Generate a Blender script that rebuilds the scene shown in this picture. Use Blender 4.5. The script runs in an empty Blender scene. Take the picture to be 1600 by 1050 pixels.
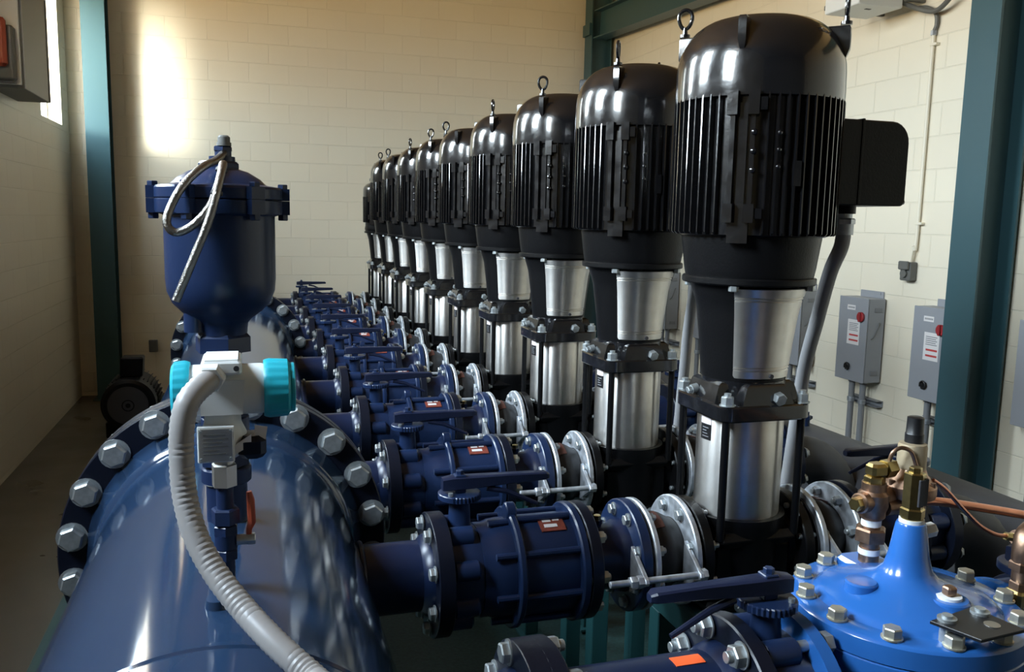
import bpy, math, random
from mathutils import Vector, Matrix
from math import sin, cos, pi, radians, sqrt
random.seed(7)
SC = bpy.context.scene
COL = SC.collection
H = 1.91                      # eye height; the floor is z = 0
ZB = 1.027                    # axis height of the branch lines
PX, PY0, PS = 1.284, 2.0, 0.7293   # pump row: x, first y, spacing
ORD = ['first', 'second', 'third', 'fourth', 'fifth', 'sixth', 'seventh', 'eighth', 'ninth', 'tenth']

# ------------------------------------------------------------------ materials
def lin(r, g, b):
    return tuple((c / 255 / 12.92) if c <= 10 else (((c / 255) + .055) / 1.055) ** 2.4 for c in (r, g, b)) + (1,)

def mat(name, col, rough=.5, metal=0., bump=0., bscale=60., coat=0., vary=0., vscale=8., aniso=0., rvary=0., spec=.5):
    m = bpy.data.materials.new(name); m.use_nodes = True
    nt = m.node_tree; N = nt.nodes; L = nt.links
    b = N['Principled BSDF']
    c = col if len(col) == 4 else tuple(col) + (1,)
    b.inputs['Base Color'].default_value = c
    b.inputs['Roughness'].default_value = rough
    b.inputs['Metallic'].default_value = metal
    b.inputs['Specular IOR Level'].default_value = spec
    if coat:
        b.inputs['Coat Weight'].default_value = coat
        b.inputs['Coat Roughness'].default_value = .08
    if aniso:
        b.inputs['Anisotropic'].default_value = aniso
    tc = N.new('ShaderNodeTexCoord')
    if vary or rvary:
        n = N.new('ShaderNodeTexNoise'); n.inputs['Scale'].default_value = vscale; n.inputs['Detail'].default_value = 4
        L.new(tc.outputs['Object'], n.inputs['Vector'])
        if vary:
            r = N.new('ShaderNodeValToRGB')
            r.color_ramp.elements[0].position = .3; r.color_ramp.elements[1].position = .7
            r.color_ramp.elements[0].color = tuple(x * (1 - vary) for x in c[:3]) + (1,)
            r.color_ramp.elements[1].color = tuple(min(1, x * (1 + vary)) for x in c[:3]) + (1,)
            L.new(n.outputs['Fac'], r.inputs['Fac']); L.new(r.outputs['Color'], b.inputs['Base Color'])
        if rvary:
            mr = N.new('ShaderNodeMapRange')
            mr.inputs['From Min'].default_value = .3; mr.inputs['From Max'].default_value = .7
            mr.inputs['To Min'].default_value = max(.02, rough - rvary); mr.inputs['To Max'].default_value = rough + rvary
            L.new(n.outputs['Fac'], mr.inputs['Value']); L.new(mr.outputs['Result'], b.inputs['Roughness'])
    if bump:
        n2 = N.new('ShaderNodeTexNoise'); n2.inputs['Scale'].default_value = bscale; n2.inputs['Detail'].default_value = 3
        L.new(tc.outputs['Object'], n2.inputs['Vector'])
        bp = N.new('ShaderNodeBump'); bp.inputs['Strength'].default_value = bump; bp.inputs['Distance'].default_value = .002
        L.new(n2.outputs['Fac'], bp.inputs['Height']); L.new(bp.outputs['Normal'], b.inputs['Normal'])
    return m

def brushed(name, col, rough, an):
    """sheet steel brushed round its axis: anisotropic along normal x z"""
    m = mat(name, col, rough, 1., vary=.06, vscale=30)
    nt = m.node_tree; N = nt.nodes; L = nt.links; b = N['Principled BSDF']
    b.inputs['Anisotropic'].default_value = an; b.inputs['Anisotropic Rotation'].default_value = .25
    g = N.new('ShaderNodeNewGeometry'); c = N.new('ShaderNodeVectorMath'); c.operation = 'CROSS_PRODUCT'
    c.inputs[1].default_value = (0, 0, 1)
    L.new(g.outputs['Normal'], c.inputs[0]); L.new(c.outputs[0], b.inputs['Tangent'])
    return m

def clearglass(name, tint=(.93, .95, .95)):
    m = bpy.data.materials.new(name); m.use_nodes = True
    nt = m.node_tree; N = nt.nodes; N.remove(N['Principled BSDF'])
    t = N.new('ShaderNodeBsdfTransparent'); t.inputs['Color'].default_value = tuple(tint) + (1,)
    g = N.new('ShaderNodeBsdfGlossy'); g.inputs['Roughness'].default_value = .02
    x = N.new('ShaderNodeMixShader'); x.inputs[0].default_value = .05
    nt.links.new(t.outputs[0], x.inputs[1]); nt.links.new(g.outputs[0], x.inputs[2])
    nt.links.new(x.outputs[0], N['Material Output'].inputs['Surface'])
    return m

def blockwall(name, plane, sx, sz):
    """painted concrete block: running bond 0.4064 x 0.2032 m"""
    m = mat(name, lin(226, 212, 180), .45)
    nt = m.node_tree; N = nt.nodes; L = nt.links; b = N['Principled BSDF']
    tc = N.new('ShaderNodeTexCoord'); sp = N.new('ShaderNodeSeparateXYZ'); cb = N.new('ShaderNodeCombineXYZ')
    L.new(tc.outputs['Object'], sp.inputs[0])
    def sub(o, v):
        a = N.new('ShaderNodeMath'); a.operation = 'SUBTRACT'; a.inputs[1].default_value = v; L.new(o, a.inputs[0]); return a.outputs[0]
    L.new(sub(sp.outputs['X' if plane == 'x' else 'Y'], sx), cb.inputs[0]); L.new(sub(sp.outputs['Z'], sz), cb.inputs[1])
    br = N.new('ShaderNodeTexBrick'); br.inputs['Scale'].default_value = 1
    br.inputs['Brick Width'].default_value = .4064; br.inputs['Row Height'].default_value = .2032
    br.inputs['Mortar Size'].default_value = .0045; br.inputs['Mortar Smooth'].default_value = .35
    br.inputs['Color1'].default_value = lin(232, 224, 204); br.inputs['Color2'].default_value = lin(229, 220, 200)
    br.inputs['Mortar'].default_value = lin(228, 220, 200); br.inputs['Bias'].default_value = 0
    L.new(cb.outputs[0], br.inputs['Vector']); L.new(br.outputs['Color'], b.inputs['Base Color'])
    ns = N.new('ShaderNodeTexNoise'); ns.inputs['Scale'].default_value = 90; ns.inputs['Detail'].default_value = 4
    L.new(tc.outputs['Object'], ns.inputs['Vector'])
    ma = N.new('ShaderNodeMath'); ma.operation = 'MULTIPLY_ADD'; ma.inputs[1].default_value = .12
    inv = N.new('ShaderNodeMath'); inv.operation = 'SUBTRACT'; inv.inputs[0].default_value = 1
    L.new(br.outputs['Fac'], inv.inputs[1]); L.new(ns.outputs['Fac'], ma.inputs[0]); L.new(inv.outputs[0], ma.inputs[2])
    bp = N.new('ShaderNodeBump'); bp.inputs['Strength'].default_value = .75; bp.inputs['Distance'].default_value = .004
    L.new(ma.outputs[0], bp.inputs['Height']); L.new(bp.outputs['Normal'], b.inputs['Normal'])
    return m

M = dict(
    black=mat('gloss_black_paint', (.006, .006, .007), .2, bump=.10, bscale=140, rvary=.06, vscale=30, coat=.8),
    cast=mat('black_cast_paint', (.004, .004, .0045), .34, bump=.25, bscale=160, spec=.2),
    rubber=mat('black_rubber', (.012, .011, .011), .6, bump=.2, bscale=90),
    steel=brushed('brushed_stainless', (.68, .66, .63), .36, .8),
    plate=mat('stainless_plate', (.5, .49, .46), .42, 1., bump=.1, bscale=200),
    galv=mat('galvanized_steel', (.50, .53, .57), .46, .72, vary=.22, vscale=45, bump=.15, bscale=80, rvary=.1),
    bolt=mat('zinc_bolt', (.40, .43, .44), .42, .75, vary=.15, vscale=60),
    ybolt=mat('yellow_zinc_bolt', (.50, .48, .40), .42, .75, vary=.15, vscale=60),
    navy=mat('navy_pipe_paint', (.007, .014, .042), .3, bump=.06, bscale=50, spec=.35),
    vblue=mat('valve_blue_paint', (.010, .022, .064), .30, bump=.15, bscale=90, spec=.4),
    header=mat('header_blue_paint', (.017, .038, .082), .1, bump=.02, bscale=9, spec=.6),
    lever=mat('lever_navy_paint', (.009, .014, .038), .38, bump=.2, bscale=120, spec=.35),
    dusty=mat('dusty_navy_paint', (.045, .046, .052), .55, vary=.25, vscale=6, spec=.4),
    dark=mat('dark_navy_flange_paint', (.005, .007, .015), .34, bump=.12, bscale=90, spec=.3),
    sky=mat('bright_blue_epoxy', (.022, .120, .40), .2, coat=.3, bump=.06, bscale=25),
    teal=mat('teal_steel_paint', (.032, .085, .102), .45, bump=.1, bscale=60),
    green=mat('green_stand_paint', (.015, .070, .075), .42, bump=.1, bscale=80),
    grey=mat('grey_enclosure_paint', lin(146, 149, 155), .45, bump=.05, bscale=120),
    dgrey=mat('dark_grey_paint', lin(98, 98, 94), .5),
    cond=mat('grey_conduit', lin(128, 130, 134), .5),
    brass=mat('brass', (.40, .31, .13), .3, 1., vary=.2, vscale=40),
    bronze=mat('bronze', (.30, .19, .13), .42, 1., vary=.3, vscale=50, bump=.2, bscale=120),
    tan=mat('tan_bronze_casting', (.36, .29, .19), .5, .35, bump=.2, bscale=150),
    copper=mat('copper_tube', (.62, .27, .17), .3, 1., vary=.15, vscale=20),
    tape=mat('white_tape', (.7, .72, .72), .6),
    white=mat('white_paint', (.72, .74, .73), .35),
    cream=mat('cream_paint', lin(230, 222, 202), .45),
    cyan=mat('turquoise_cap', (.015, .36, .46), .35, bump=.05),
    glass=mat('dark_window_glass', (.02, .06, .06), .05),
    red=mat('red_plastic', (.32, .025, .03), .4),
    handle=mat('orange_red_handle', (.35, .06, .025), .45),
    label=mat('red_brown_label', (.20, .045, .03), .5, vary=.4, vscale=50),
    brown=mat('brown_tag', (.10, .036, .026), .55),
    orange=mat('orange_sticker', (.95, .13, .03), .55),
    paper=mat('white_sticker', (.72, .70, .70), .6),
    ink=mat('dark_ink', (.03, .03, .035), .6),
    redink=mat('red_ink', (.5, .06, .06), .6),
    floor=mat('concrete_floor', lin(84, 81, 74), .35, vary=.12, vscale=2.5, bump=.1, bscale=40, rvary=.1),
    grate=mat('green_deck_plate', (.016, .045, .042), .45, vary=.4, vscale=60, bump=.5, bscale=70),
    ceil=mat('tan_ceiling', lin(118, 104, 84), .8),
    panel=mat('dark_panel_wall', (.09, .09, .095), .6),
    wall_b=blockwall('painted_block_back', 'x', .2544, .042),
    wall_s=blockwall('painted_block_side', 'y', .10, .042),
    sticker=mat('black_sticker', (.008, .008, .009), .4),
    pinkst=mat('pale_sticker', (.75, .66, .68), .5),
    hose=mat('braided_hose', (.26, .245, .225), .28, .95, bump=.6, bscale=400),
    flex=mat('grey_flex_conduit', lin(150, 147, 145), .42),
    feed=mat('pale_grey_conduit', lin(150, 150, 152), .5),
)

# ------------------------------------------------------------------ mesh builder
def basis(ax):
    ax = Vector(ax).normalized()
    t = Vector((0, 0, 1)) if abs(ax.z) < .9 else Vector((1, 0, 0))
    u = t.cross(ax).normalized(); v = ax.cross(u)
    return u, v, ax
AX = dict(x=(1, 0, 0), y=(0, 1, 0), z=(0, 0, 1))

class MB:
    def __init__(s): s.v = []; s.f = []
    def loft(s, rings, cap0=True, cap1=True, closed=False):
        n = len(rings[0]); b = len(s.v)
        for r in rings: s.v += [Vector(p) for p in r]
        m = len(rings)
        for i in range(m if closed else m - 1):
            j = (i + 1) % m
            for k in range(n):
                l = (k + 1) % n
                s.f.append((b + i * n + k, b + i * n + l, b + j * n + l, b + j * n + k))
        if not closed:
            if cap0: s.f.append(tuple(b + k for k in reversed(range(n))))
            if cap1: s.f.append(tuple(b + (m - 1) * n + k for k in range(n)))
        return s
    def lathe(s, o, ax, prof, n=32, cap=(True, True), rot=0.):
        o = Vector(o); u, v, a = basis((AX[ax] if isinstance(ax, str) else ax)); rings = []
        for r, h in prof:
            r = max(r, 1e-4)
            rings.append([o + a * h + (u * cos(rot + 2 * pi * k / n) + v * sin(rot + 2 * pi * k / n)) * r for k in range(n)])
        return s.loft(rings, *cap)
    def cyl(s, p0, p1, r0, r1=None, n=20, ch=0., rot=0.):
        p0 = Vector(p0); p1 = Vector(p1); d = (p1 - p0); l = d.length; r1 = r0 if r1 is None else r1
        pr = [(r0, 0), (r1, l)] if not ch else [(r0 - ch, 0), (r0, ch), (r1, l - ch), (r1 - ch, l)]
        return s.lathe(p0, d, pr, n, rot=rot)
    def ring(s, o, ax, r0, r1, h0, h1, n=40, ch=.0015):
        """annular disc"""
        o = Vector(o); u, v, a = basis((AX[ax] if isinstance(ax, str) else ax)); rings = []
        for r, h in ((r0, h0), (r1 - ch, h0), (r1, h0 + ch), (r1, h1 - ch), (r1 - ch, h1), (r0, h1)):
            rings.append([o + a * h + (u * cos(2 * pi * k / n) + v * sin(2 * pi * k / n)) * r for k in range(n)])
        return s.loft(rings, closed=True)
    def box(s, lo, hi, ch=.002):
        (x0, y0, z0), (x1, y1, z1) = lo, hi
        ch = min(ch, .45 * min(x1 - x0, y1 - y0, z1 - z0))
        def rr(c, z):
            d = ch if c else 0
            return [(x0 + d + (ch - d if False else 0), y0 + d, z), (x1 - d, y0 + d, z), (x1 - d, y1 - d, z), (x0 + d, y1 - d, z)]
        if ch <= 0: return s.loft([rr(0, z0), rr(0, z1)])
        def o8(d, z):
            a = ch
            return [(x0 + d + a, y0 + d, z), (x1 - d - a, y0 + d, z), (x1 - d, y0 + d + a, z), (x1 - d, y1 - d - a, z),
                    (x1 - d - a, y1 - d, z), (x0 + d + a, y1 - d, z), (x0 + d, y1 - d - a, z), (x0 + d, y0 + d + a, z)]
        return s.loft([o8(ch * .7, z0), o8(0, z0 + ch), o8(0, z1 - ch), o8(ch * .7, z1)])
    def prism(s, pts, o, u, v, h, ch=0.):
        """polygon pts (a,b) in plane u,v at o, extruded along u x v by h"""
        o = Vector(o); u = Vector(u); v = Vector(v); w = u.cross(v).normalized()
        cx = sum(p[0] for p in pts) / len(pts); cy = sum(p[1] for p in pts) / len(pts)
        def rg(k, t):
            out = []
            for a, b in pts:
                l = sqrt((a - cx) ** 2 + (b - cy) ** 2) or 1
                f = (l - k) / l
                out.append(o + u * (cx + (a - cx) * f) + v * (cy + (b - cy) * f) + w * t)
            return out
        if ch: return s.loft([rg(ch, 0), rg(0, ch), rg(0, h - ch), rg(ch, h)])
        return s.loft([rg(0, 0), rg(0, h)])
    def tube(s, pts, r, n=12, cap=True, closed=False, rib=0., ribn=1):
        P = [Vector(p) for p in pts]; m = len(P); rings = []
        t0 = (P[1] - P[0]).normalized(); u, v, _ = basis(t0)
        for i, p in enumerate(P):
            if closed: t = (P[(i + 1) % m] - P[i - 1]).normalized()
            else: t = (P[min(i + 1, m - 1)] - P[max(i - 1, 0)]).normalized()
            u = (u - t * u.dot(t)).normalized(); v = t.cross(u)
            rr = r[i] if isinstance(r, (list, tuple)) else r
            if rib and i % 2: rr -= rib
            rings.append([p + (u * cos(2 * pi * k / n) + v * sin(2 * pi * k / n)) * rr for k in range(n)])
        return s.loft(rings, cap, cap, closed)
    def hexn(s, p0, p1, r, rot=0.):
        p0 = Vector(p0); p1 = Vector(p1); d = p1 - p0; l = d.length; c = min(r * .12, l * .3)
        return s.lathe(p0, d, [(r, 0), (r, l - c), (r - c, l)], 6, rot=rot)
    def sphere(s, c, r, n=16, ax='z'):
        return s.lathe(c, ax, [(r * sin(pi * i / 8), -r * cos(pi * i / 8)) for i in range(9)], n)
    def mesh(s, name, origin=(0, 0, 0), ang=32):
        o = Vector(origin); me = bpy.data.meshes.new(name)
        me.from_pydata([tuple(p - o) for p in s.v], [], s.f)
        me.validate(); me.update()
        import bmesh
        bm = bmesh.new(); bm.from_mesh(me); bmesh.ops.recalc_face_normals(bm, faces=bm.faces); bm.to_mesh(me); bm.free()
        me.shade_smooth(); me.set_sharp_from_angle(angle=radians(ang))
        return me

def spline(pts, n=10):
    P = [Vector(p) for p in pts]; P = [P[0] * 2 - P[1]] + P + [P[-1] * 2 - P[-2]]; out = []
    for i in range(1, len(P) - 2):
        for k in range(n):
            t = k / n; a, b, c, d = P[i - 1:i + 3]
            out.append(.5 * ((2 * b) + (c - a) * t + (2 * a - 5 * b + 4 * c - d) * t * t + (3 * b - a - 3 * c + d) * t ** 3))
    out.append(P[-2]); return out

def resample(P, st):
    out = [P[0]]; acc = 0.
    for a, b in zip(P, P[1:]):
        l = (b - a).length
        while l and acc + l >= st:
            a = a + (b - a) * ((st - acc) / l); out.append(a); l = (b - a).length; acc = 0.
        acc += l
    out.append(P[-1]); return out

def thing(name, loc, label, cat, group=None):
    o = bpy.data.objects.new(name, None); o.empty_display_size = .05; COL.objects.link(o)
    o.location = loc; o['label'] = label; o['category'] = cat
    if group: o['group'] = group
    return o
ROOTLOC = {}
def rootof(p):
    while p.parent: p = p.parent
    return p
def part(name, mb, m, parent, label=None, ang=32):
    root = rootof(parent)
    me = mb.mesh(name, root.location, ang); me.materials.append(M[m])
    o = bpy.data.objects.new(name, me); COL.objects.link(o); o.parent = parent
    if label: o['label'] = label
    return o
def solo(name, mb, m, label, cat, loc, group=None, ang=32):
    me = mb.mesh(name, loc, ang); me.materials.append(M[m])
    o = bpy.data.objects.new(name, me); COL.objects.link(o); o.location = loc
    o['label'] = label; o['category'] = cat
    if group: o['group'] = group
    return o
def struct(name, mb, m):
    me = mb.mesh(name); me.materials.append(M[m])
    o = bpy.data.objects.new(name, me); COL.objects.link(o); o['kind'] = 'structure'
    return o
def inst(name, me, loc, parent, rot=None):
    o = bpy.data.objects.new(name, me); COL.objects.link(o); o.parent = parent
    o.location = Vector(loc) - rootof(parent).location
    if rot: o.rotation_euler = rot
    return o
def copy_tree(o, loc, label, rz=None, group=None):
    def rec(src, par):
        c = src.copy(); COL.objects.link(c)
        if par: c.parent = par
        for ch in src.children: rec(ch, c)
        return c
    r = rec(o, None); r.location = loc; r['label'] = label
    if group: r['group'] = group
    if rz is not None: r.rotation_euler = (0, 0, rz)
    return r

# shared bolts
def bolt_mesh(name, L, r, m='bolt', nut=True, stud=.012, wash=True):
    """axis x, centred; hex head on -x, nut and stud end on +x; grip length L"""
    b = MB(); h = L / 2
    if wash: b.cyl((-h - .003, 0, 0), (-h, 0, 0), r * 1.22, n=20)
    h0 = h + (.003 if wash else 0)
    b.lathe((-h0, 0, 0), (-1, 0, 0), [(r * .98, 0), (r * 1.0, r * .06), (r, r * .64), (r * .85, r * .77)], 6, rot=.3)
    if nut:
        b.hexn((h, 0, 0), (h + r * 1.15, 0, 0), r, rot=.7)
        b.cyl((h + r * 1.1, 0, 0), (h + r * 1.15 + stud, 0, 0), r * .55, n=12, ch=.001)
    b.cyl((-h, 0, 0), (h, 0, 0), r * .5, n=8)
    me = b.mesh(name); me.materials.append(M[m]); return me

def ring_bolts(me, x, y, z, R, n, parent, a0=None, axis='x', name='bolt', skip=()):
    a0 = pi / n if a0 is None else a0
    for k in range(n):
        if k in skip: continue
        a = a0 + 2 * pi * k / n
        if axis == 'x': inst(name, me, (x, y + R * cos(a), z + R * sin(a)), parent)
        elif axis == 'y': inst(name, me, (x + R * cos(a), y, z + R * sin(a)), parent, (0, 0, pi / 2))
        else: inst(name, me, (x + R * cos(a), y + R * sin(a), z), parent, (0, pi / 2, a))

# ------------------------------------------------------------------ room
XL, XR, YB, YF, ZC = -1.69, 4.10, 9.67, -3.6, 4.7
WZ0, WZ1 = 2.735, 4.2
struct('floor', MB().box((XL - .2, YF - .2, -.15), (XR + .2, YB + .2, 0), 0), 'floor')
struct('ceiling', MB().box((XL - .2, YF - .2, ZC), (XR + .2, YB + .2, ZC + .15), 0), 'ceil')
struct('wall_back', MB().box((XL - .2, YB, 0), (XR + .2, YB + .2, ZC), 0), 'wall_b')
struct('wall_front', MB().box((XL - .2, YF - .2, 0), (XR + .2, YF, ZC), 0), 'panel')
struct('wall_right', MB().box((XR, YF, 0), (XR + .2, YB, ZC), 0), 'wall_s')
wins = [(8.46, 9.335), (4.85, 5.72), (2.75, 3.62), (.65, 1.52)]
wl = MB(); wl.box((XL - .2, YF, 0), (XL, YB, WZ0), 0); wl.box((XL - .2, YF, WZ1), (XL, YB, ZC), 0)
ys = [YF] + [q for w in sorted(wins) for q in w] + [YB]
for a, b in zip(ys[0::2], ys[1::2]): wl.box((XL - .2, a, WZ0), (XL, b, WZ1), 0)
struct('wall_left', wl, 'wall_s')
M['pane'] = clearglass('window_glass')
M['dimming'] = clearglass('light_dimming_glass', (.58, .59, .58))  # tint added to weaken the far window's light on the corner column
for i, (a, b) in enumerate(wins):
    fr = MB(); x0, x1 = XL - .17, XL - .12; t = .03
    fr.box((x0, a, WZ0), (x1, a + t, WZ1)); fr.box((x0, b - t, WZ0), (x1, b, WZ1))
    fr.box((x0, a + t, WZ0), (x1, b - t, WZ0 + t)); fr.box((x0, a + t, WZ1 - t), (x1, b - t, WZ1))
    w = struct('window_%d' % (i + 1), fr, 'white')
    pm = MB().box((x0 + .02, a + t, WZ0 + t), (x0 + .026, b - t, WZ1 - t), 0).mesh('pane'); pm.materials.append(M['dimming' if i == 0 else 'pane'])
    p = bpy.data.objects.new('pane', pm); COL.objects.link(p); p.parent = w

# columns (I sections)
def ibeam_pts(w, d, tf=.014, tw=.010):
    a = w / 2; b = d / 2
    return [(-a, -b), (a, -b), (a, -b + tf), (tw / 2, -b + tf), (tw / 2, b - tf), (a, b - tf), (a, b), (-a, b), (-a, b - tf), (-tw / 2, b - tf), (-tw / 2, -b + tf), (-a, -b + tf)]
def column(cx, cy, alongx, w, d, label):
    pts = ibeam_pts(w, d)
    mb = MB()
    if alongx: mb.prism([(p[1], p[0]) for p in pts][::-1], (cx, cy, .012), (1, 0, 0), (0, 1, 0), ZC - .013)
    else: mb.prism(pts, (cx, cy, .012), (1, 0, 0), (0, 1, 0), ZC - .013)
    r = thing('steel_column', (cx, cy, 0), label, 'column', 'teal steel columns')
    part('shaft', mb, 'teal', r)
    part('base_plate', MB().box((cx - .15, cy - .14, .0), (cx + .15, cy + .14, .012)), 'teal', r)
column(-1.388, 9.50, False, .215, .24, 'teal steel column in the back left corner beside the bright window')
column(3.93, 9.50, True, .21, .25, 'teal steel column in the back right corner carrying the sloping beam')
column(3.945, 3.817, True, .205, .25, 'near teal steel column on the right wall between two grey switch boxes')
# beam along the right wall
bm_ = MB(); d = Vector((0, -1, -.052)).normalized(); u = Vector((1, 0, 0)); v = u.cross(d) * -1
v = d.cross(u); 
if v.z < 0: v = -v
pts = ibeam_pts(.17, .31)
o0 = Vector((3.905, 9.378, 4.139)); L = 9.0
ring0 = [o0 + u * a + v * b for a, b in pts]; bm_.loft([ring0, [p + d * L for p in ring0]])
r = thing('steel_beam', (3.905, 9.36, 3.9), 'dark teal beam running along the top of the right wall from the corner column', 'beam')
part('beam', bm_, 'teal', r)
part('end_plate', MB().box((3.775, 9.40, 4.03), (3.8045, 9.60, 4.16)), 'teal', r)

# ------------------------------------------------------------------ skid deck
sk = thing('equipment_skid', (.9, 4, 0), 'dark green steel skid deck under the pumps and pipes', 'skid')
mb = MB(); mb.box((-.87, -.8, .0), (-.77, 9.0, .11)); mb.box((3.0, -.8, 0), (3.1, 9.0, .11)); mb.box((-.77, -.8, 0), (3.0, -.7, .11)); mb.box((-.77, 8.9, 0), (3.0, 9.0, .11))
part('frame', mb, 'green', sk)
part('deck_plate', MB().box((-.77, -.7, .06), (3.0, 8.9, .1)), 'grate', sk)
DK = .11

# ------------------------------------------------------------------ discharge header (left)
HX, HZ, HR = -.062, H - .86, .305
hd = thing('header_pipe', (HX, 3, DK), 'large glossy blue header pipe on the left with bolted flanges', 'pipe')
mb = MB(); mb.lathe((HX, 0, HZ), 'y', [(.001, -.66), (.15, -.64), (.25, -.58), (HR, -.46), (HR, .2), (HR, 1.096), (HR + .003, 1.10), (HR + .003, 1.108), (HR, 1.112), (HR, 2.17), (HR + .012, 2.185), (HR + .014, 2.20), (.34, 2.25), (.34, 2.256)], 96, (False, False))
mb.lathe((HX, 0, HZ), 'y', [(.34, 2.35), (.34, 2.36), (HR + .014, 2.40), (HR, 2.42), (HR, 5.50), (HR + .014, 5.52), (.34, 5.56), (.34, 5.566)], 96, (False, False))
mb.lathe((HX, 0, HZ), 'y', [(.34, 5.66), (.34, 5.67), (HR + .014, 5.71), (HR, 5.73), (HR, 8.95), (.25, 9.07), (.15, 9.13), (.001, 9.15)], 96, (False, False))
part('barrel', mb, 'header', hd)
hb = bolt_mesh('bolt', .096, .0305)
for yf in (2.255, 5.565):
    for s in (0, 1):
        f = part('flange', MB().ring((HX, yf + s * .051, HZ), 'y', .28, .4065, 0, .045, 96, .003), 'dark', hd)
    part('gasket', MB().ring((HX, yf + .045, HZ), 'y', .28, .37, .0, .006, 64, .001), 'tape', hd)
    ring_bolts(hb, HX, yf + .048, HZ, .3746, 20, hd, radians(9), 'y')
# welds / boss seen on top
part('weld_boss', MB().cyl((-.052, 1.225, HZ + HR - .015), (-.052, 1.225, HZ + HR + .012), .02, .016), 'header', hd)
b8 = bolt_mesh('bolt', .10, .0165)
stub_y = [PY0 + i * PS for i in range(10)]
def stub(y, r, R, z):
    mb = MB(); mb.lathe((HX, y, z), 'x', [(r, .25), (r, .45), (r + .012, .462), (r + .016, .475)], 36, (False, False))
    mb.tube([(HX + .305 + .004 - .5 * (1 - cos(0)) + 0, y + (r + .004) * cos(t), z + (r + .004) * sin(t)) for t in [2 * pi * k / 30 for k in range(30)]], .007, 8, closed=True)
    s = part('branch_stub', mb, 'navy', hd)
    part('stub_flange', MB().ring((HX, y, z), 'x', r, R, .475, .514, 48), 'dark', s)
for y in stub_y: stub(y, .087, .154, ZB)
stub(1.25, .11, .171, H - .87)
sad = MB()
for y in (.4, 3.4, 6.4, 8.6):
    s = thing('pipe_saddle', (HX, y, DK), 'green saddle stand under the large blue header pipe', 'stand', 'saddle stands under the blue header')
    m_ = MB(); m_.box((HX - .25, y - .06, DK), (HX + .25, y + .06, DK + .02)); m_.box((HX - .06, y - .04, DK + .02), (HX + .06, y + .04, .72))
    m_.lathe((HX, y, HZ), 'y', [(HR + .001, -.05), (HR + .015, -.05), (HR + .015, .05), (HR + .001, .05)], 48) if False else None
    m_.loft([[(HX + (HR + k) * cos(a), yy, HZ + (HR + k) * sin(a)) for k, yy in ((.002, y - .05), (.016, y - .05), (.016, y + .05), (.002, y + .05))] for a in [radians(215 + 11 * q) for q in range(11)]])
    part('saddle', m_, 'green', s)

# ------------------------------------------------------------------ suction header (right)
SX, SZ = 2.45, .69
sh = thing('suction_header', (SX, 3, DK), 'large dark blue suction pipe along the right wall behind the pumps', 'pipe')
mb = MB(); mb.lathe((SX, 0, SZ), 'y', [(.001, -.66), (.15, -.64), (.25, -.58), (HR, -.46), (HR, 4), (HR, 8.95), (.25, 9.07), (.15, 9.13), (.001, 9.15)], 80, (False, False))
part('barrel', mb, 'dusty', sh)
for y in stub_y:
    arc = [(1.955, y, ZB), (2.0, y, ZB)] + [(2.0 + .2 * sin(a), y, ZB - .2 + .2 * cos(a)) for a in [radians(9 * k) for k in range(1, 11)]] + [(2.2, y, .73)]
    e = part('elbow', MB().tube(arc, .085, 28, cap=False), 'dusty', sh)
    part('elbow_flange', MB().ring((0, y, ZB), 'x', .08, .15, 1.913, 1.945, 48), 'dark', e)
for y in (.4, 3.4, 6.4, 8.6):
    s = thing('pipe_saddle', (SX, y, DK), 'green saddle stand under the dark suction pipe', 'stand', 'saddle stands under the suction pipe')
    m_ = MB(); m_.box((SX - .22, y - .06, DK), (SX + .22, y + .06, .135)); m_.box((SX - .06, y - .04, .13), (SX + .06, y + .04, .37))
    m_.loft([[(SX + (HR + k) * cos(a), yy, SZ + (HR + k) * sin(a)) for k, yy in ((.002, y - .05), (.016, y - .05), (.016, y + .05), (.002, y + .05))] for a in [radians(215 + 11 * q) for q in range(11)]])
    part('saddle', m_, 'green', s)
v_ = thing('bleed_plug', (2.45, 3.27, SZ + HR + .001), 'small blue bleed plug on top of the dark suction pipe', 'plug')
part('plug_body', MB().cyl((2.45, 3.27, SZ + HR + .001), (2.45, 3.27, SZ + HR + .03), .016).hexn((2.45, 3.27, SZ + HR + .03), (2.45, 3.27, SZ + HR + .05), .022).cyl((2.45, 3.27, SZ + HR + .05), (2.45, 3.27, SZ + HR + .066), .012), 'vblue', v_)
part('plug_wing', MB().box((2.42, 3.263, SZ + HR + .032), (2.48, 3.277, SZ + HR + .046)), 'vblue', v_)

# ------------------------------------------------------------------ branch components (built once at the first pump, then copied)
Y = PY0
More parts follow.
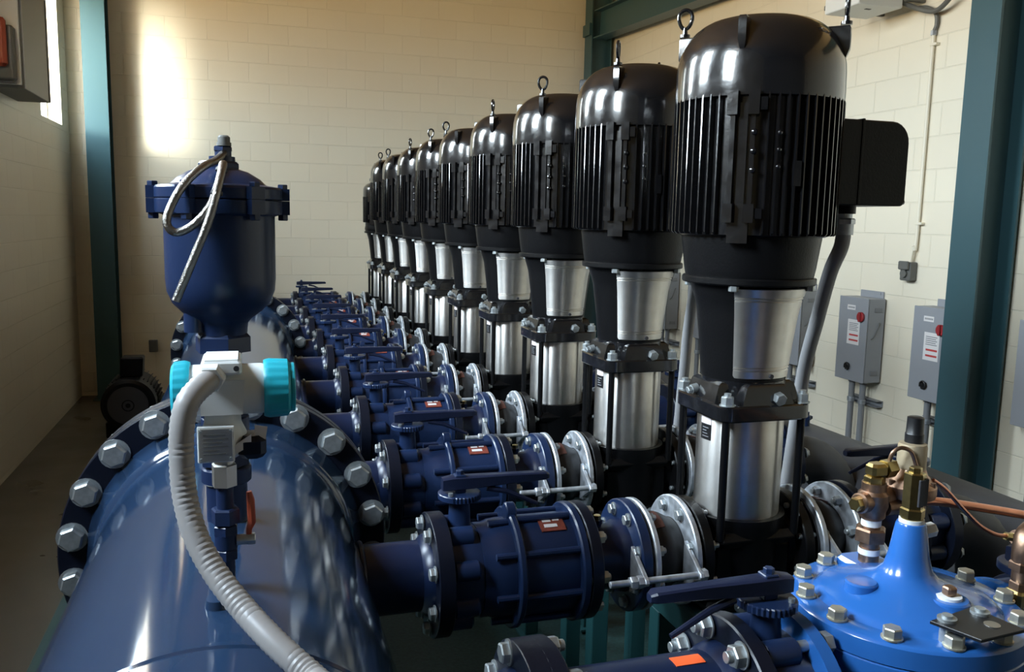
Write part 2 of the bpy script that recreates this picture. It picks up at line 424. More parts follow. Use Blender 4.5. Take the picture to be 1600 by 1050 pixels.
# butterfly valve with lever; origin at the disc centre
def butterfly(name, cx, y, z, label, R=.15, lev=1, bolt=None, group=None, k=1., long_bolts=True):
    g = thing(name, (cx, y, z), label, 'valve', group)
    w = .041 * k if k == 1 else .0456
    mb = MB(); mb.lathe((cx, y, z), 'x', [(.088 * k, -w), (R - .036, -w), (R - .033, -w * .5), (R - .033, w * .5), (R - .036, w), (.088 * k, w)], 44)
    part('body', mb, 'vblue', g)
    for a in (112.5, 157.5, 202.5, 247.5, 292.5, 337.5, 22.5, 67.5):          # lug bosses round the body
        a = radians(a); rr = (R - .033)
        part('lug_boss', MB().cyl((cx - w + .002, y + rr * cos(a), z + rr * sin(a)), (cx + w * .62, y + rr * cos(a), z + rr * sin(a)), .025, n=20, ch=.005), 'vblue', g)
    zt = z + .198
    part('neck', MB().lathe((cx, y, z), 'z', [(.034, R - .062), (.029, R - .03), (.026, .17), (.026, .186), (.034, .192)], 24), 'vblue', g)
    # notch plate: toothed sector
    pts = []
    for k_ in range(72):
        a = 2 * pi * k_ / 72; rr = .054
        if 0 < (k_ * 5) % 360 < 120: rr -= .003 * (k_ % 2)
        pts.append((rr * cos(a) * lev, -rr * sin(a)))
    if lev < 0: pts = pts[::-1]
    pl = part('notch_plate', MB().prism(pts, (cx, y, zt - .006), (1, 0, 0), (0, 1, 0), .016, .002), 'vblue', g)
    part('screw', MB().cyl((cx - .03 * lev, y - .03, zt + .01), (cx - .03 * lev, y - .03, zt + .018), .006, n=10), 'bolt', g)
    # lever: tapered flat bar with squared hub
    L = .235; z0 = zt + .018; z1 = z0 + .012
    up = []
    for sx, hw, zz, th in ((-.045, .014, 0, .030), (-.02, .019, 0, .034), (.03, .018, .001, .032), (L * .55, .014, .006, .026), (L - .01, .015, .010, .020), (L, .009, .011, .014)):
        xx = cx + sx * lev
        up.append([(xx, y - hw, z0 + zz + .003), (xx, y - hw * .7, z0 + zz), (xx, y + hw * .7, z0 + zz), (xx, y + hw, z0 + zz + .003), (xx, y + hw, z0 + zz + th - .003), (xx, y + hw * .7, z0 + zz + th), (xx, y - hw * .7, z0 + zz + th), (xx, y - hw, z0 + zz + th - .003)])
    lv = part('lever', MB().loft(up), 'lever', g)
    part('trigger', MB().tube([(cx + .07 * lev, y - .004, z0 - .002), (cx + .12 * lev, y - .012, z0 - .012), (cx + .20 * lev, y - .018, z0 - .048)], [.008, .007, .005], 8), 'lever', lv)
    part('stem_hub', MB().box((cx - .014, y - .014, zt + .01), (cx + .014, y + .014, zt + .056)).hexn((cx, y, zt + .056), (cx, y, zt + .066), .010), 'vblue', g)
    return g
BVX = .493
bv = butterfly('butterfly_valve', BVX, Y, ZB, 'navy butterfly valve with lever on the discharge branch of the first, nearest pump', group='discharge butterfly valves')
bb = bolt_mesh('bolt', .042, .0165, nut=False)
ring_bolts(bolt_mesh('bolt', .046, .0165, nut=False), .432, Y, ZB, .127, 8, bv)

# check valve (ribbed blue barrel)
CVL, CVR = .533, .83
cv = thing('check_valve', (.68, Y, ZB), 'navy ribbed check valve barrel on the branch of the first, nearest pump', 'valve', 'ribbed check valves')
mb = MB(); mb.lathe((0, Y, ZB), 'x', [(.086, CVL - .012), (.086, CVL), (.118, CVL), (.118, .56), (.124, .575), (.128, .62), (.128, .80)], 48, (True, True))
part('barrel', mb, 'vblue', cv)
for xa, xb in ((.612, .63), (.775, .797)):
    part('ring_flange', MB().ring((0, Y, ZB), 'x', .12, .153, xa, xb, 56, .004), 'vblue', cv)
part('end_flange', MB().ring((0, Y, ZB), 'x', .08, .152, .799, .8304, 56, .003), 'dark', cv)
for a in range(0, 360, 45):
    t = radians(a + 12); c_, s_ = cos(t), sin(t)
    for x0, x1, rr in ((.56, .612, .132), (.63, .775, .136)):
        part('rib', MB().cyl((x0, Y + rr * c_, ZB + rr * s_), (x1, Y + rr * c_, ZB + rr * s_), .009, n=10), 'vblue', cv)
part('lifting_lug', MB().cyl((.608, Y - .01, ZB + .150), (.634, Y - .01, ZB + .150), .024, n=20, ch=.003), 'vblue', cv)
t0, t1 = radians(98), radians(122)
npm = MB(); RR = .1315
npm.loft([[(x, Y + r_ * cos(t), ZB + r_ * sin(t)) for x, r_ in ((.69, RR - .004), (.69, RR), (.755, RR), (.755, RR - .004))] for t in [t0 + (t1 - t0) * k / 6 for k in range(7)]])
npl = part('nameplate', npm, 'label', cv, 'small red brown nameplate')
npm = MB(); RR = .1325
for (xa, xb, ta, tb) in ((.70, .722, .2, .45), (.728, .745, .25, .4), (.70, .735, .6, .8)):
    npm.loft([[(x, Y + r_ * cos(t), ZB + r_ * sin(t)) for x, r_ in ((xa, RR - .002), (xa, RR), (xb, RR), (xb, RR - .002))] for t in (t0 + (t1 - t0) * ta, t0 + (t1 - t0) * tb)])
part('print', npm, 'paper', npl)
cb = bolt_mesh('bolt', .03, .0165, m='ybolt', nut=True, stud=.006)
ring_bolts(cb, .814, Y, ZB, .128, 8, cv, 0)

# spool pipe
sp = thing('spool_pipe', (.88, Y, ZB), 'short dark blue spool pipe with flange beside the first, nearest pump', 'pipe', 'spool pipes')
mb = MB(); mb.lathe((0, Y, ZB), 'x', [(.088, .8306), (.086, .845), (.086, .905), (.089, .915), (.094, .922), (.098, .937)], 40)
part('tube', mb, 'navy', sp)
part('flange', MB().ring((0, Y, ZB), 'x', .07, .148, .937, .966, 56, .003), 'vblue', sp)
g_ = part('gauge_tap', MB().cyl((.868, Y, ZB + .074), (.868, Y, ZB + .092), .012).hexn((.868, Y, ZB + .092), (.868, Y, ZB + .104), .014), 'navy', sp)
part('tap_plug', MB().hexn((.868, Y, ZB + .104), (.868, Y, ZB + .116), .010), 'brass', g_)

# rubber expansion joint with galvanised control plates
def joint(x0, label, group, lb=False):
    e = thing('expansion_joint', (x0 + .074, Y, ZB), label, 'pipe joint', group)
    part('bellows', MB().lathe((x0, Y, ZB), 'x', [(.13, .001), (.13, .006), (.086, .018), (.088, .03), (.104, .055), (.108, .070), (.104, .085), (.088, .115), (.086, .125), (.13, .140), (.13, .146)], 44), 'rubber', e)
    part('retaining_plate', MB().ring((x0, Y, ZB), 'x', .088, .148, .007, .022, 56, .003), 'galv', e)
    part('retaining_plate', MB().ring((x0, Y, ZB), 'x', .088, .148, .122, .139, 56, .003), 'galv', e)
    bm1 = bolt_mesh('bolt', .052, .0145, stud=.008); bm2 = bolt_mesh('bolt', .05, .0145, stud=.012)
    ring_bolts(bm1, x0 - .004, Y, ZB, .121, 8, e)
    ring_bolts(bm2, x0 + .147, Y, ZB, .121, 8, e)
    for s in (-1, 1):
        for xa in (-.046, .106):
            tri = []
            for yy, zz in ((.10, .062), (.178, .014), (.190, .008), (.194, 0), (.190, -.008), (.178, -.014), (.10, -.062)):
                tri.append((s * yy, zz))
            if s > 0: tri = tri[::-1]
            part('ear_plate', MB().prism(tri, (x0 + xa, Y, ZB + .0), (0, 1, 0), (0, 0, 1), .011, .0015), 'galv', e)
        yr = Y + s * .176
        rd = part('tie_rod', MB().cyl((x0 - .135, yr, ZB), (x0 + .125, yr, ZB), .0085, n=12, ch=.001), 'galv', e)
        part('nut', MB().hexn((x0 - .047, yr, ZB), (x0 - .063, yr, ZB), .0155).hexn((x0 - .064, yr, ZB), (x0 - .082, yr, ZB), .0155, .5), 'galv', rd)
        part('nut', MB().hexn((x0 + .118, yr, ZB), (x0 + .132, yr, ZB), .0155), 'galv', rd)
    # brown tag on the bellows
    RR = .1095; q = MB()
    q.loft([[(x0 + a, Y + r_ * cos(t), ZB + r_ * sin(t)) for a, r_ in ((.030, RR - .020), (.030, RR - .012), (.055, RR - .002), (.07, RR), (.07, RR - .010))] for t in [radians(84 + 5 * k) for k in range(9)]])
    part('tag', q, 'brown', e, 'red brown tag')
    return e
ej = joint(.967, 'rubber expansion joint with galvanised rods on the left of the first, nearest pump', 'discharge expansion joints')

# reducer (suction side)
rd = thing('reducer_pipe', (1.72, Y, ZB), 'short dark blue flanged reducer to the right of the first, nearest pump', 'pipe', 'suction reducers')
part('cone', MB().lathe((0, Y, ZB), 'x', [(.10, 1.655), (.078, 1.68), (.078, 1.75), (.094, 1.79), (.098, 1.805)], 40), 'navy', rd)
part('flange', MB().ring((0, Y, ZB), 'x', .07, .148, 1.627, 1.655, 56, .003), 'dark', rd)
part('flange', MB().ring((0, Y, ZB), 'x', .07, .15, 1.805, 1.834, 56, .003), 'dark', rd)

# pump stand
SZT = .886
st = thing('pump_stand', (PX, Y, DK), 'dark green steel stand under the first, nearest pump', 'stand', 'green pump stands')
x0, x1, ya, yb = 1.118, 1.45, Y - .145, Y + .165
for xx in (x0, x1 - .06):
    for yy in (ya, yb - .06):
        part('leg', MB().box((xx, yy, DK + .012), (xx + .06, yy + .06, SZT - .095), .003), 'green', st)
        part('foot_plate', MB().box((xx - .02, yy - .02, DK), (xx + .08, yy + .08, DK + .012)), 'green', st)
part('top_frame', MB().box((x0, ya, SZT - .095), (x1, ya + .012, SZT - .012), .002).box((x0, yb - .012, SZT - .095), (x1, yb, SZT - .012), .002)
     .box((x0, ya + .012, SZT - .095), (x0 + .012, yb - .012, SZT - .012), .002).box((x1 - .012, ya + .012, SZT - .095), (x1, yb - .012, SZT - .012), .002), 'green', st)
part('top_plate', MB().box((x0 - .004, ya - .004, SZT - .012), (x1 + .004, yb + .004, SZT), .003), 'green', st)

# ------------------------------------------------------------------ pump
def make_pump(y, label, big=True, eyes=(-135,)):
    P = thing('multistage_pump', (PX, y, SZT + .001), label, 'pump', 'vertical multistage pumps')
    c = (PX, y, 0)
    # cast foot with suction and discharge flanges
    mb = MB(); mb.box((PX - .15, y - .135, SZT + .001), (PX + .15, y + .135, SZT + .035), .012)
    mb.lathe(c, 'z', [(.118, SZT + .03), (.120, 1.00), (.126, 1.08), (.132, 1.10), (.132, 1.132)], 44)
    mb.lathe((PX, y, ZB), 'x', [(.095, -.14), (.088, -.12), (.088, .12), (.095, .14)], 40)
    mb.box((PX - .125, y - .125, 1.06), (PX + .125, y + .125, 1.10), .02)
    mb.box((PX - .128, y - .10, SZT + .03), (PX + .128, y + .10, 1.07), .02)
    base = part('base_casting', mb, 'cast', P)
    for s in (-1, 1):
        part('flange', MB().ring((PX, y, ZB), 'x', .07, .142, min(s * .138, s * .168), max(s * .138, s * .168), 56, .003), 'cast', P)
    pm = MB().hexn((0, 0, 0), (0, -.014, 0), .015).cyl((0, 0, 0), (0, -.003, 0), .018).mesh('drain_plug'); pm.materials.append(M['bolt'])
    for xx in (-.055, .045): inst('drain_plug', pm, (PX + xx, y - .1255 + .002 - (.0), SZT + .022 + .0), P).location.y -= .012
    # sleeve
    part('sleeve', MB().lathe(c, 'z', [(.1145, 1.132), (.1155, 1.136), (.1155, 1.402), (.1145, 1.405)], 72), 'steel', P)
    # rating sticker on the sleeve (faces left-front)
    def patch(t0, t1, z0, z1, R, m, par, nm):
        q = MB(); q.loft([[(PX + r_ * cos(t), y + r_ * sin(t), z) for z, r_ in ((z0, R - .003), (z0, R), (z1, R), (z1, R - .003))] for t in [radians(t0 + (t1 - t0) * k / 6) for k in range(7)]])
        return part(nm, q, m, par)
    lb = patch(178, 198, 1.335, 1.378, .1165, 'sticker', P, 'rating_label')
    patch(178, 198, 1.378, 1.396, .1166, 'pinkst', lb, 'label_strip')
    for k in range(4): patch(182, 194 - 2 * (k % 3), 1.343 + k * .008, 1.345 + k * .008, .1171, 'cond', lb, 'label_print')
    # stay bolts
    for sx in (-1, 1):
        for sy in (-1, 1):
            a = (PX + sx * .113, y + sy * .113)
            part('stay_bolt', MB().cyl((*a, 1.085), (*a, 1.408), .0105, n=14), 'cast', P)
            part('stay_nut', MB().cyl((*a, 1.447), (*a, 1.450), .020, n=16).hexn((*a, 1.450), (*a, 1.472), .0165, .3).cyl((*a, 1.47), (*a, 1.480), .009, n=10), 'bolt', P)
    # pump head
    hp = []
    w, r_ = .135, .035
    for cx_, cy_, a0 in ((w - r_, w - r_, 0), (-w + r_, w - r_, 90), (-w + r_, -w + r_, 180), (w - r_, -w + r_, 270)):
        for k in range(7): hp.append((cx_ + r_ * cos(radians(a0 + 15 * k)), cy_ + r_ * sin(radians(a0 + 15 * k))))
    mb = MB(); mb.prism(hp, (PX, y, 1.405), (1, 0, 0), (0, 1, 0), .042, .004)
    for (a, b) in ((.130, .078), (.078, .130)):
        def rr(k, z): return [(PX + sx * (a - k), y + sy * (b - k * .5), z) for sx, sy in ((-1, -1), (1, -1), (1, 1), (-1, 1))]
        mb.loft([rr(0, 1.44), rr(.006, 1.462), rr(.016, 1.492), rr(.028, 1.5)])
    mb.lathe(c, 'z', [(.112, 1.447), (.112, 1.503)], 48)
    part('head_casting', mb, 'black', P)
    part('vent_plug', MB().hexn((PX + .03, y - .122, 1.465), (PX + .03, y - .142, 1.461), .017, .3), 'bolt', P)
    part('air_screw', MB().cyl((PX - .12, y + .03, 1.468), (PX - .138, y + .03, 1.464), .013).hexn((PX - .136, y + .03, 1.465), (PX - .15, y + .03, 1.462), .010), 'bolt', P)
    # motor stool: two cast side walls with stainless guards front and back
    prof = [(.112, 1.503), (.114, 1.52), (.122, 1.60), (.135, 1.70), (.150, 1.745), (.152, 1.758)]
    def rad(z):
        for (r0, z0), (r1, z1) in zip(prof, prof[1:]):
            if z <= z1: return r0 + (r1 - r0) * (z - z0) / (z1 - z0)
        return prof[-1][0]
    mb = MB()
    for ac in (0, 180):
        span = 48; rings = []
        for z in [1.503 + .2545 * k / 12 for k in range(13)]:
            R = rad(z)
            outer = [(PX + R * cos(radians(ac - span + 2 * span * k / 12)), y + R * sin(radians(ac - span + 2 * span * k / 12)), z) for k in range(13)]
            inner = [(PX + (R - .02) * cos(radians(ac + span - 2 * span * k / 12)), y + (R - .02) * sin(radians(ac + span - 2 * span * k / 12)), z) for k in range(13)]
            rings.append(outer + inner)
        mb.loft(rings)
    mb.ring((PX, y, 0), 'z', .05, .112, 1.503, 1.512, 48)
    part('motor_stool', mb, 'cast', P)
    for ac in (-90, 90):
        rings = []
        zs = [1.512, 1.514, 1.520, 1.532, 1.5345, 1.537, 1.5395, 1.542, 1.5445, 1.56, 1.62, 1.68, 1.715, 1.7175, 1.72, 1.7225, 1.725, 1.7275, 1.73, 1.748, 1.7505]
        for i, z in enumerate(zs):
            R = rad(z) + .0035
            if i in (0, 20): R -= .003
            if i in (4, 7, 13, 16): R -= .003
            sp_ = 45 - (4 if i == 0 else 2 if i == 1 else 0)
            outer = [(PX + R * cos(radians(ac - sp_ + 2 * sp_ * k / 16)), y + R * sin(radians(ac - sp_ + 2 * sp_ * k / 16)), z) for k in range(17)]
            inner = [(PX + (R - .003) * cos(radians(ac + sp_ - 2 * sp_ * k / 16)), y + (R - .003) * sin(radians(ac + sp_ - 2 * sp_ * k / 16)), z) for k in range(17)]
            rings.append(outer + inner)
        gd = part('coupling_guard', MB().loft(rings), 'steel', P, 'brushed stainless coupling guard')
        t = radians(ac + 4); R = rad(1.523) + .002
        part('guard_screw', MB().cyl((PX + R * cos(t), y + R * sin(t), 1.521), (PX + (R + .007) * cos(t), y + (R + .007) * sin(t), 1.521), .006, n=10), 'ink', gd)
    # flange under the motor and its bolts
    part('stool_flange', MB().lathe(c, 'z', [(.150, 1.754), (.172, 1.757), (.1745, 1.760), (.1745, 1.772), (.172, 1.775)], 64), 'cast', P)
    for a in (45, 135, 225, 315):
        t = radians(a); q = (PX + .160 * cos(t), y + .160 * sin(t))
        part('flange_bolt', MB().hexn((*q, 1.756), (*q, 1.742), .013), 'bolt', P)
    # ---- motor
    if big: R0, z0, z1, zt = .197, 1.885, 2.232, 2.432
    else: R0, z0, z1, zt = .170, 1.86, 2.12, 2.262
    mo = MB()
    mo.lathe(c, 'z', [(.166, 1.775), (.168, 1.783), (.171, 1.80), (.178 if big else .165, z0 - .03), (.181 if big else .165, z0 - .008), (.181 if big else .165, z0 - .002), (R0 - .008, z0)], 64)
    body = part('drive_end_bell', mo, 'cast', P)
    nf = 56; mb = MB(); mb.lathe(c, 'z', [(R0 - .008, z0 - .004), (R0, z0), (R0, z1), (R0 - .008, z1 + .004)], 72)
    for k in range(nf):
        t = 2 * pi * k / nf; dg = math.degrees(t) % 360
        if abs((dg - 228 + 180) % 360 - 180) < 13: continue
        if big and min(dg, 360 - dg) < 16: continue
        e = Vector((cos(t), sin(t), 0)); n_ = Vector((-sin(t), cos(t), 0)) * .0029; o = Vector(c)
        rings = []
        for z, q in ((z0, .012), (z0 + .006, .018), (z1 - .012, .018), (z1 - .003, .015), (z1, .010)):
            p = o + Vector((0, 0, z)); a_, b_ = e * (R0 - .004), e * (R0 + q)
            rings.append([p + a_ - n_, p + b_ - n_ * .6, p + b_ + n_ * .6, p + a_ + n_])
        mb.loft(rings)
    # casting details on the fins: small bumps and a plate
    for a, zz in ((-108, 2.13), (-108, 2.09), (-108, 2.05)):
        t = radians(a); mb.sphere((PX + (R0 + .017) * cos(t), y + (R0 + .017) * sin(t), zz - (0 if big else .08)), .006, 8)
    t = radians(-95); 0 and mb.cyl((PX + R0 * cos(t), y + R0 * sin(t), 2.075 - (0 if big else .08)), (PX + (R0 + .019) * cos(t), y + (R0 + .019) * sin(t), 2.075 - (0 if big else .08)), .022, n=4)
    part('finned_frame', mb, 'black', P)
    # foot pad rails at the front-left quarter
    ft = MB()
    def bar(a, za, zb, w, ra, rb):
        t = radians(a); e = Vector((cos(t), sin(t), 0)); n_ = Vector((-sin(t), cos(t), 0)) * w / 2; o = Vector(c)
        ft.loft([[o + e * ra - n_ + Vector((0, 0, z)), o + e * rb - n_ + Vector((0, 0, z)), o + e * rb + n_ + Vector((0, 0, z)), o + e * ra + n_ + Vector((0, 0, z))] for z in (za, zb)])
    dz = z1 - z0
    for a in (222, 235):
        bar(a, z0 + .05, z1 - .02, .011, R0 - .002, R0 + .018)
        bar(a, z1 - .06, z1 - .004, .026, R0 - .002, R0 + .029)
        bar(a, z0 + .03, z0 + .075, .024, R0 - .002, R0 + .030)
    bar(228.5, z0 + .03, z1 - .03, .020, R0 - .002, R0 + .008)
    bar(241, z1 - .05, z1 - .02, .016, R0 - .002, R0 + .026); bar(241, z0 + .04, z0 + .065, .016, R0 - .002, R0 + .026)
    bar(-95, z0 + .12 if big else z0 + .08, z0 + .18 if big else z0 + .13, .019, R0 - .002, R0 + .0195)
    bar(228, z0 - .02, z0 + .03, .05, R0 - .012, R0 + .010)
    for zz in (.45, .58, .71): ft.sphere((PX + (R0 + .018) * cos(radians(236)), y + (R0 + .018) * sin(radians(236)), z0 + dz * zz), .008, 8)
    part('foot_pad', ft, 'black', P)
    Rc = R0 + .016
    zsh = zt - .140 if big else zt - .085
    prof = [(Rc - .006, z1 - .014), (Rc, z1 - .012), (Rc + .001, z1 + .01), (Rc, zsh)]
    for k in range(1, 9):
        t = radians(90 * k / 9); prof.append((Rc - .115 * (1 - cos(t)), zsh + (zt - zsh - .004) * sin(t)))
    prof += [(Rc - .115 - .03, zt), (.03, zt + .001)]
    part('fan_cover', MB().lathe(c, 'z', prof, 72), 'black', P)
    for a in (-135, -45, 45, 135):
        t = radians(a); e = Vector((cos(t), sin(t), 0)); n_ = Vector((-sin(t), cos(t), 0)) * .0095; o = Vector(c)
        rings = []
        for z, q, k in ((zt - .125, -.012, .15), (zt - .085, .004, 1), (zt - .034, .004, 1), (zt - .028, .001, .85)):
            p = o + Vector((0, 0, z)); rings.append([p + e * (Rc - .06) - n_ * k, p + e * (Rc + q) - n_ * k, p + e * (Rc + q) + n_ * k, p + e * (Rc - .06) + n_ * k])
        part('lug', MB().loft(rings), 'black', P)
    for j, a in enumerate(eyes):
        t = radians(a); zb_ = zt - .026; q = Vector((PX + (Rc - .008) * cos(t), y + (Rc - .008) * sin(t), zb_))
        k = 1. if big else .7
        mb = MB(); mb.cyl(q, q + Vector((0, 0, .008 * k)), .014 * k, n=16).cyl(q + Vector((0, 0, .006)), q + Vector((0, 0, .026 * k)), .008 * k, .006 * k, n=12)
        rot = EYEROT.get((round(y, 2), a), t + .4)
        u = Vector((cos(rot), sin(rot), 0)); cc = q + Vector((0, 0, .048 * k))
        mb.tube([cc + (u * (cos(w_) * (.0175 + .0035 * sin(w_))) + Vector((0, 0, 1)) * sin(w_) * .025) * k for w_ in [2 * pi * i / 24 for i in range(24)]], .0052 * k, 10, closed=True)
        part('eye_bolt', mb, 'black', P)
    if big:
        # terminal box on the right flank
        pts = []
        X0, X1, Z0, Z1 = PX + R0 - .006, PX + .418, 1.968, 2.190
        for cx_, cz_, a0, r__ in ((X1 - .055, Z1 - .055, 0, .055), (X0 + .004, Z1 - .004, 90, .004), (X0 + .004, Z0 + .004, 180, .004), (X1 - .015, Z0 + .015, 270, .015)):
            for k in range(7): pts.append((cx_ + r__ * cos(radians(a0 + 15 * k)), cz_ + r__ * sin(radians(a0 + 15 * k))))
        tb = part('terminal_box', MB().prism(pts, (0, y + .085, 0), (1, 0, 0), (0, 0, 1), .17, .004), 'cast', P)
        part('box_seam', MB().box((PX + .262, y - .0875, Z0 + .002), (PX + .270, y + .0875, Z1 + .0025), .001), 'cast', tb)
        for zz in (Z0 + .012, ): part('cover_screw', MB().cyl((X1 - .004, y - .07, zz), (X1 + .006, y - .07, zz), .007, n=10), 'cast', tb)
        part('hub', MB().cyl((PX + .292, y, Z0 - .022), (PX + .292, y, Z0 + .002), .030, n=24), 'cast', tb)
    return P
EYEROT = {(2.0, 135): -.55, (2.0, -45): 1.0}
pump = [None] * 10
pump[0] = make_pump(PY0, 'tall black multistage pump nearest the camera, first in the row', eyes=(135, -45))
eyes = [None, (-135, 45), (-135,), (-135,), (135, -45), (-135,), (-135,), (135, -45), (-135,)]
rots = [None, 1.0, -.5, 1.05, -.4, -.5, .95, -.4, .2]
def plabel(i): return '%s tall black multistage pump from the front of the row' % ORD[i]
eyemesh = {}
for i in range(1, 9):
    y = PY0 + PS * i
    q = copy_tree(pump[0], (PX, y, SZT + .001), plabel(i))
    pump[i] = q
    # own eye bolt positions
    eb = [c for c in q.children if c.name.startswith('eye_bolt')]
    for c in eb[len(eyes[i]):]: bpy.data.objects.remove(c)
    for c, a in zip(eb, eyes[i]):
        if a not in eyemesh:
            pass
        t = radians(a); zt = 2.432; Rc = .213
        loc = Vector((PX + (Rc - .008) * cos(t), y + (Rc - .008) * sin(t), zt - .026))
        key = 'eb'
        if key not in eyemesh:
            mb = MB(); z_ = Vector((0, 0, 1)); o = Vector((0, 0, 0))
            mb.cyl(o, o + z_ * .008, .014, n=16).cyl(o + z_ * .006, o + z_ * .026, .008, .006, n=12)
            mb.tube([o + z_ * .048 + Vector((cos(w_) * (.0175 + .0035 * sin(w_)), 0, sin(w_) * .025)) for w_ in [2 * pi * k / 24 for k in range(24)]], .0052, 10, closed=True)
            eyemesh[key] = mb.mesh('eye_bolt'); eyemesh[key].materials.append(M['black'])
        c.data = eyemesh[key]; c.location = loc - q.location; c.rotation_euler = (0, 0, rots[i])
EYEROT[(round(PY0 + PS * 9, 2), -135)] = -.4
pump[9] = make_pump(PY0 + PS * 9, 'small last multistage pump with a shorter motor at the far end of the row', big=False, eyes=(-135,))

# ------------------------------------------------------------------ copies along the row
def place(src, i, lab, dx=None, rz=None, group=None):
    l = src.location.copy()
    if dx is not None: l.x = dx
    l.y = PY0 + PS * i
    return copy_tree(src, l, lab, rz, group)
ejS = place(ej, 0, 'rubber expansion joint with galvanised plates on the right of the first, nearest pump', 1.452 + 1.626 - (1.04) - .5 if False else 1.5395, pi, 'suction expansion joints')
bvS = place(bv, 0, 'navy butterfly valve with lever on the suction line of the first, nearest pump', 1.873, pi, 'suction butterfly valves')
for i in range(1, 10):
    w = ORD[i] + ' pump from the front'
    place(bv, i, 'navy butterfly valve with lever on the discharge branch of the ' + w)
    place(cv, i, 'navy ribbed check valve barrel on the branch of the ' + w)
    place(sp, i, 'short dark blue spool pipe with flange left of the ' + w)
    place(ej, i, 'rubber expansion joint with galvanised rods on the left of the ' + w)
    place(st, i, 'dark green steel stand under the ' + w)
    place(ej, i, 'rubber expansion joint with galvanised plates on the right of the ' + w, 1.5395, pi, 'suction expansion joints')
    place(rd, i, 'short dark blue flanged reducer to the right of the ' + w)
    place(bv, i, 'navy butterfly valve with lever on the suction line of the ' + w, 1.873, pi, 'suction butterfly valves')
# motor feed conduits
for i in range(9):
    y = PY0 + PS * i
    pts = spline([(1.576, y, 1.925), (1.575, y, 1.86), (1.566, y + .03, 1.78), (1.585, y + .10, 1.63), (1.615, y + .18, 1.49), (1.63, y + .22, 1.35), (1.64, y + .26, 1.15), (1.66, y + .33, .8), (1.68, y + .36, .12)], 8)
    if i == 0:
        cd = thing('flexible_conduit', (1.576, y, 1.9), 'grey conduit hanging from the terminal box of the first, nearest pump', 'conduit', 'motor feed conduits')
        part('tube', MB().tube(pts, .0205, 16), 'feed', cd)
        part('connector', MB().cyl((1.576, y, 1.888), (1.576, y, 1.918), .027, n=14).hexn((1.576, y, 1.918), (1.576, y, 1.934), .031).cyl((1.576, y, 1.934), (1.576, y, 1.9455), .022), 'galv', cd)
    else:
        copy_tree(cd, (1.576, y, 1.9), 'grey conduit hanging from the terminal box of the %s pump from the front' % ORD[i])

# ------------------------------------------------------------------ air release valve on the header
AXX, AY = -.046, 1.6
av = thing('air_release_valve', (AXX, AY, HZ + HR), 'navy pot-shaped air release valve standing on the large blue header', 'valve')
zz = lambda r: H + r
part('standpipe', MB().cyl((AXX, AY, HZ + HR - .012), (AXX, AY, zz(-.485)), .036, n=24).cyl((AXX, AY, zz(-.485)), (AXX, AY, zz(-.455)), .044, n=24, ch=.003).cyl((AXX, AY, zz(-.455)), (AXX, AY, zz(-.24)), .0315, n=28), 'vblue', av)
part('ball_valve', MB().hexn((AXX, AY, zz(-.45)), (AXX, AY, zz(-.42)), .046).cyl((AXX, AY, zz(-.42)), (AXX, AY, zz(-.36)), .042, n=24, ch=.004).hexn((AXX, AY, zz(-.36)), (AXX, AY, zz(-.33)), .046), 'vblue', av)
part('hex_bushing', MB().hexn((AXX, AY, zz(-.243)), (AXX, AY, zz(-.21)), .050, .2), 'vblue', av)
bd = MB(); bd.lathe((AXX, AY, H), 'z', [(.042, -.212), (.044, -.192), (.050, -.184), (.068, -.171), (.083, -.155), (.0915, -.134), (.0935, -.112), (.0935, .004)], 56)
bd.cyl((AXX - .046, AY - .02, zz(-.205)), (AXX - .046, AY - .02, zz(-.15)), .018, n=18)
bd.lathe((AXX, AY, H), 'z', [(.0935, -.002), (.106, .002), (.107, .006), (.107, .024), (.105, .0255)], 56)
bowl = part('bowl', bd, 'vblue', av)
cvr = MB(); cvr.lathe((AXX, AY, H), 'z', [(.105, .0262), (.107, .028), (.107, .044), (.104, .048), (.080, .052), (.070, .062), (.050, .074), (.03, .080), (.01, .081)], 56)
for k in range(6):
    a = radians(60 * k + 3); e = Vector((cos(a), sin(a), 0)); n_ = Vector((-sin(a), cos(a), 0)) * .016
    for z0_, z1_ in ((.001, .0255), (.0262, .047)):
        mb = cvr if z0_ > .02 else bd
        p = Vector((AXX, AY, H)); rg = [[p + e * .09 - n_ + Vector((0, 0, z)), p + e * .119 - n_ * .8 + Vector((0, 0, z)), p + e * .119 + n_ * .8 + Vector((0, 0, z)), p + e * .09 + n_ + Vector((0, 0, z))] for z in (z0_, z1_)]
        cvr.loft(rg)
part('cover', cvr, 'vblue', av)
for k in range(6):
    a = radians(60 * k + 3); q = (AXX + .108 * cos(a), AY + .108 * sin(a))
    part('bolt', MB().hexn((*q, zz(.047)), (*q, zz(.055)), .0095), 'vblue', av)
    part('nut', MB().hexn((*q, zz(.001)), (*q, zz(-.009)), .0095), 'vblue', av)
part('top_boss', MB().hexn((AXX, AY, zz(.079)), (AXX, AY, zz(.092)), .034, .4).cyl((AXX + .006, AY, zz(.092)), (AXX + .006, AY, zz(.100)), .022), 'vblue', av)
part('vent_fitting', MB().cyl((AXX + .008, AY, zz(.098)), (AXX + .008, AY, zz(.112)), .014).hexn((AXX + .008, AY, zz(.110)), (AXX + .008, AY, zz(.118)), .017), 'vblue', av)
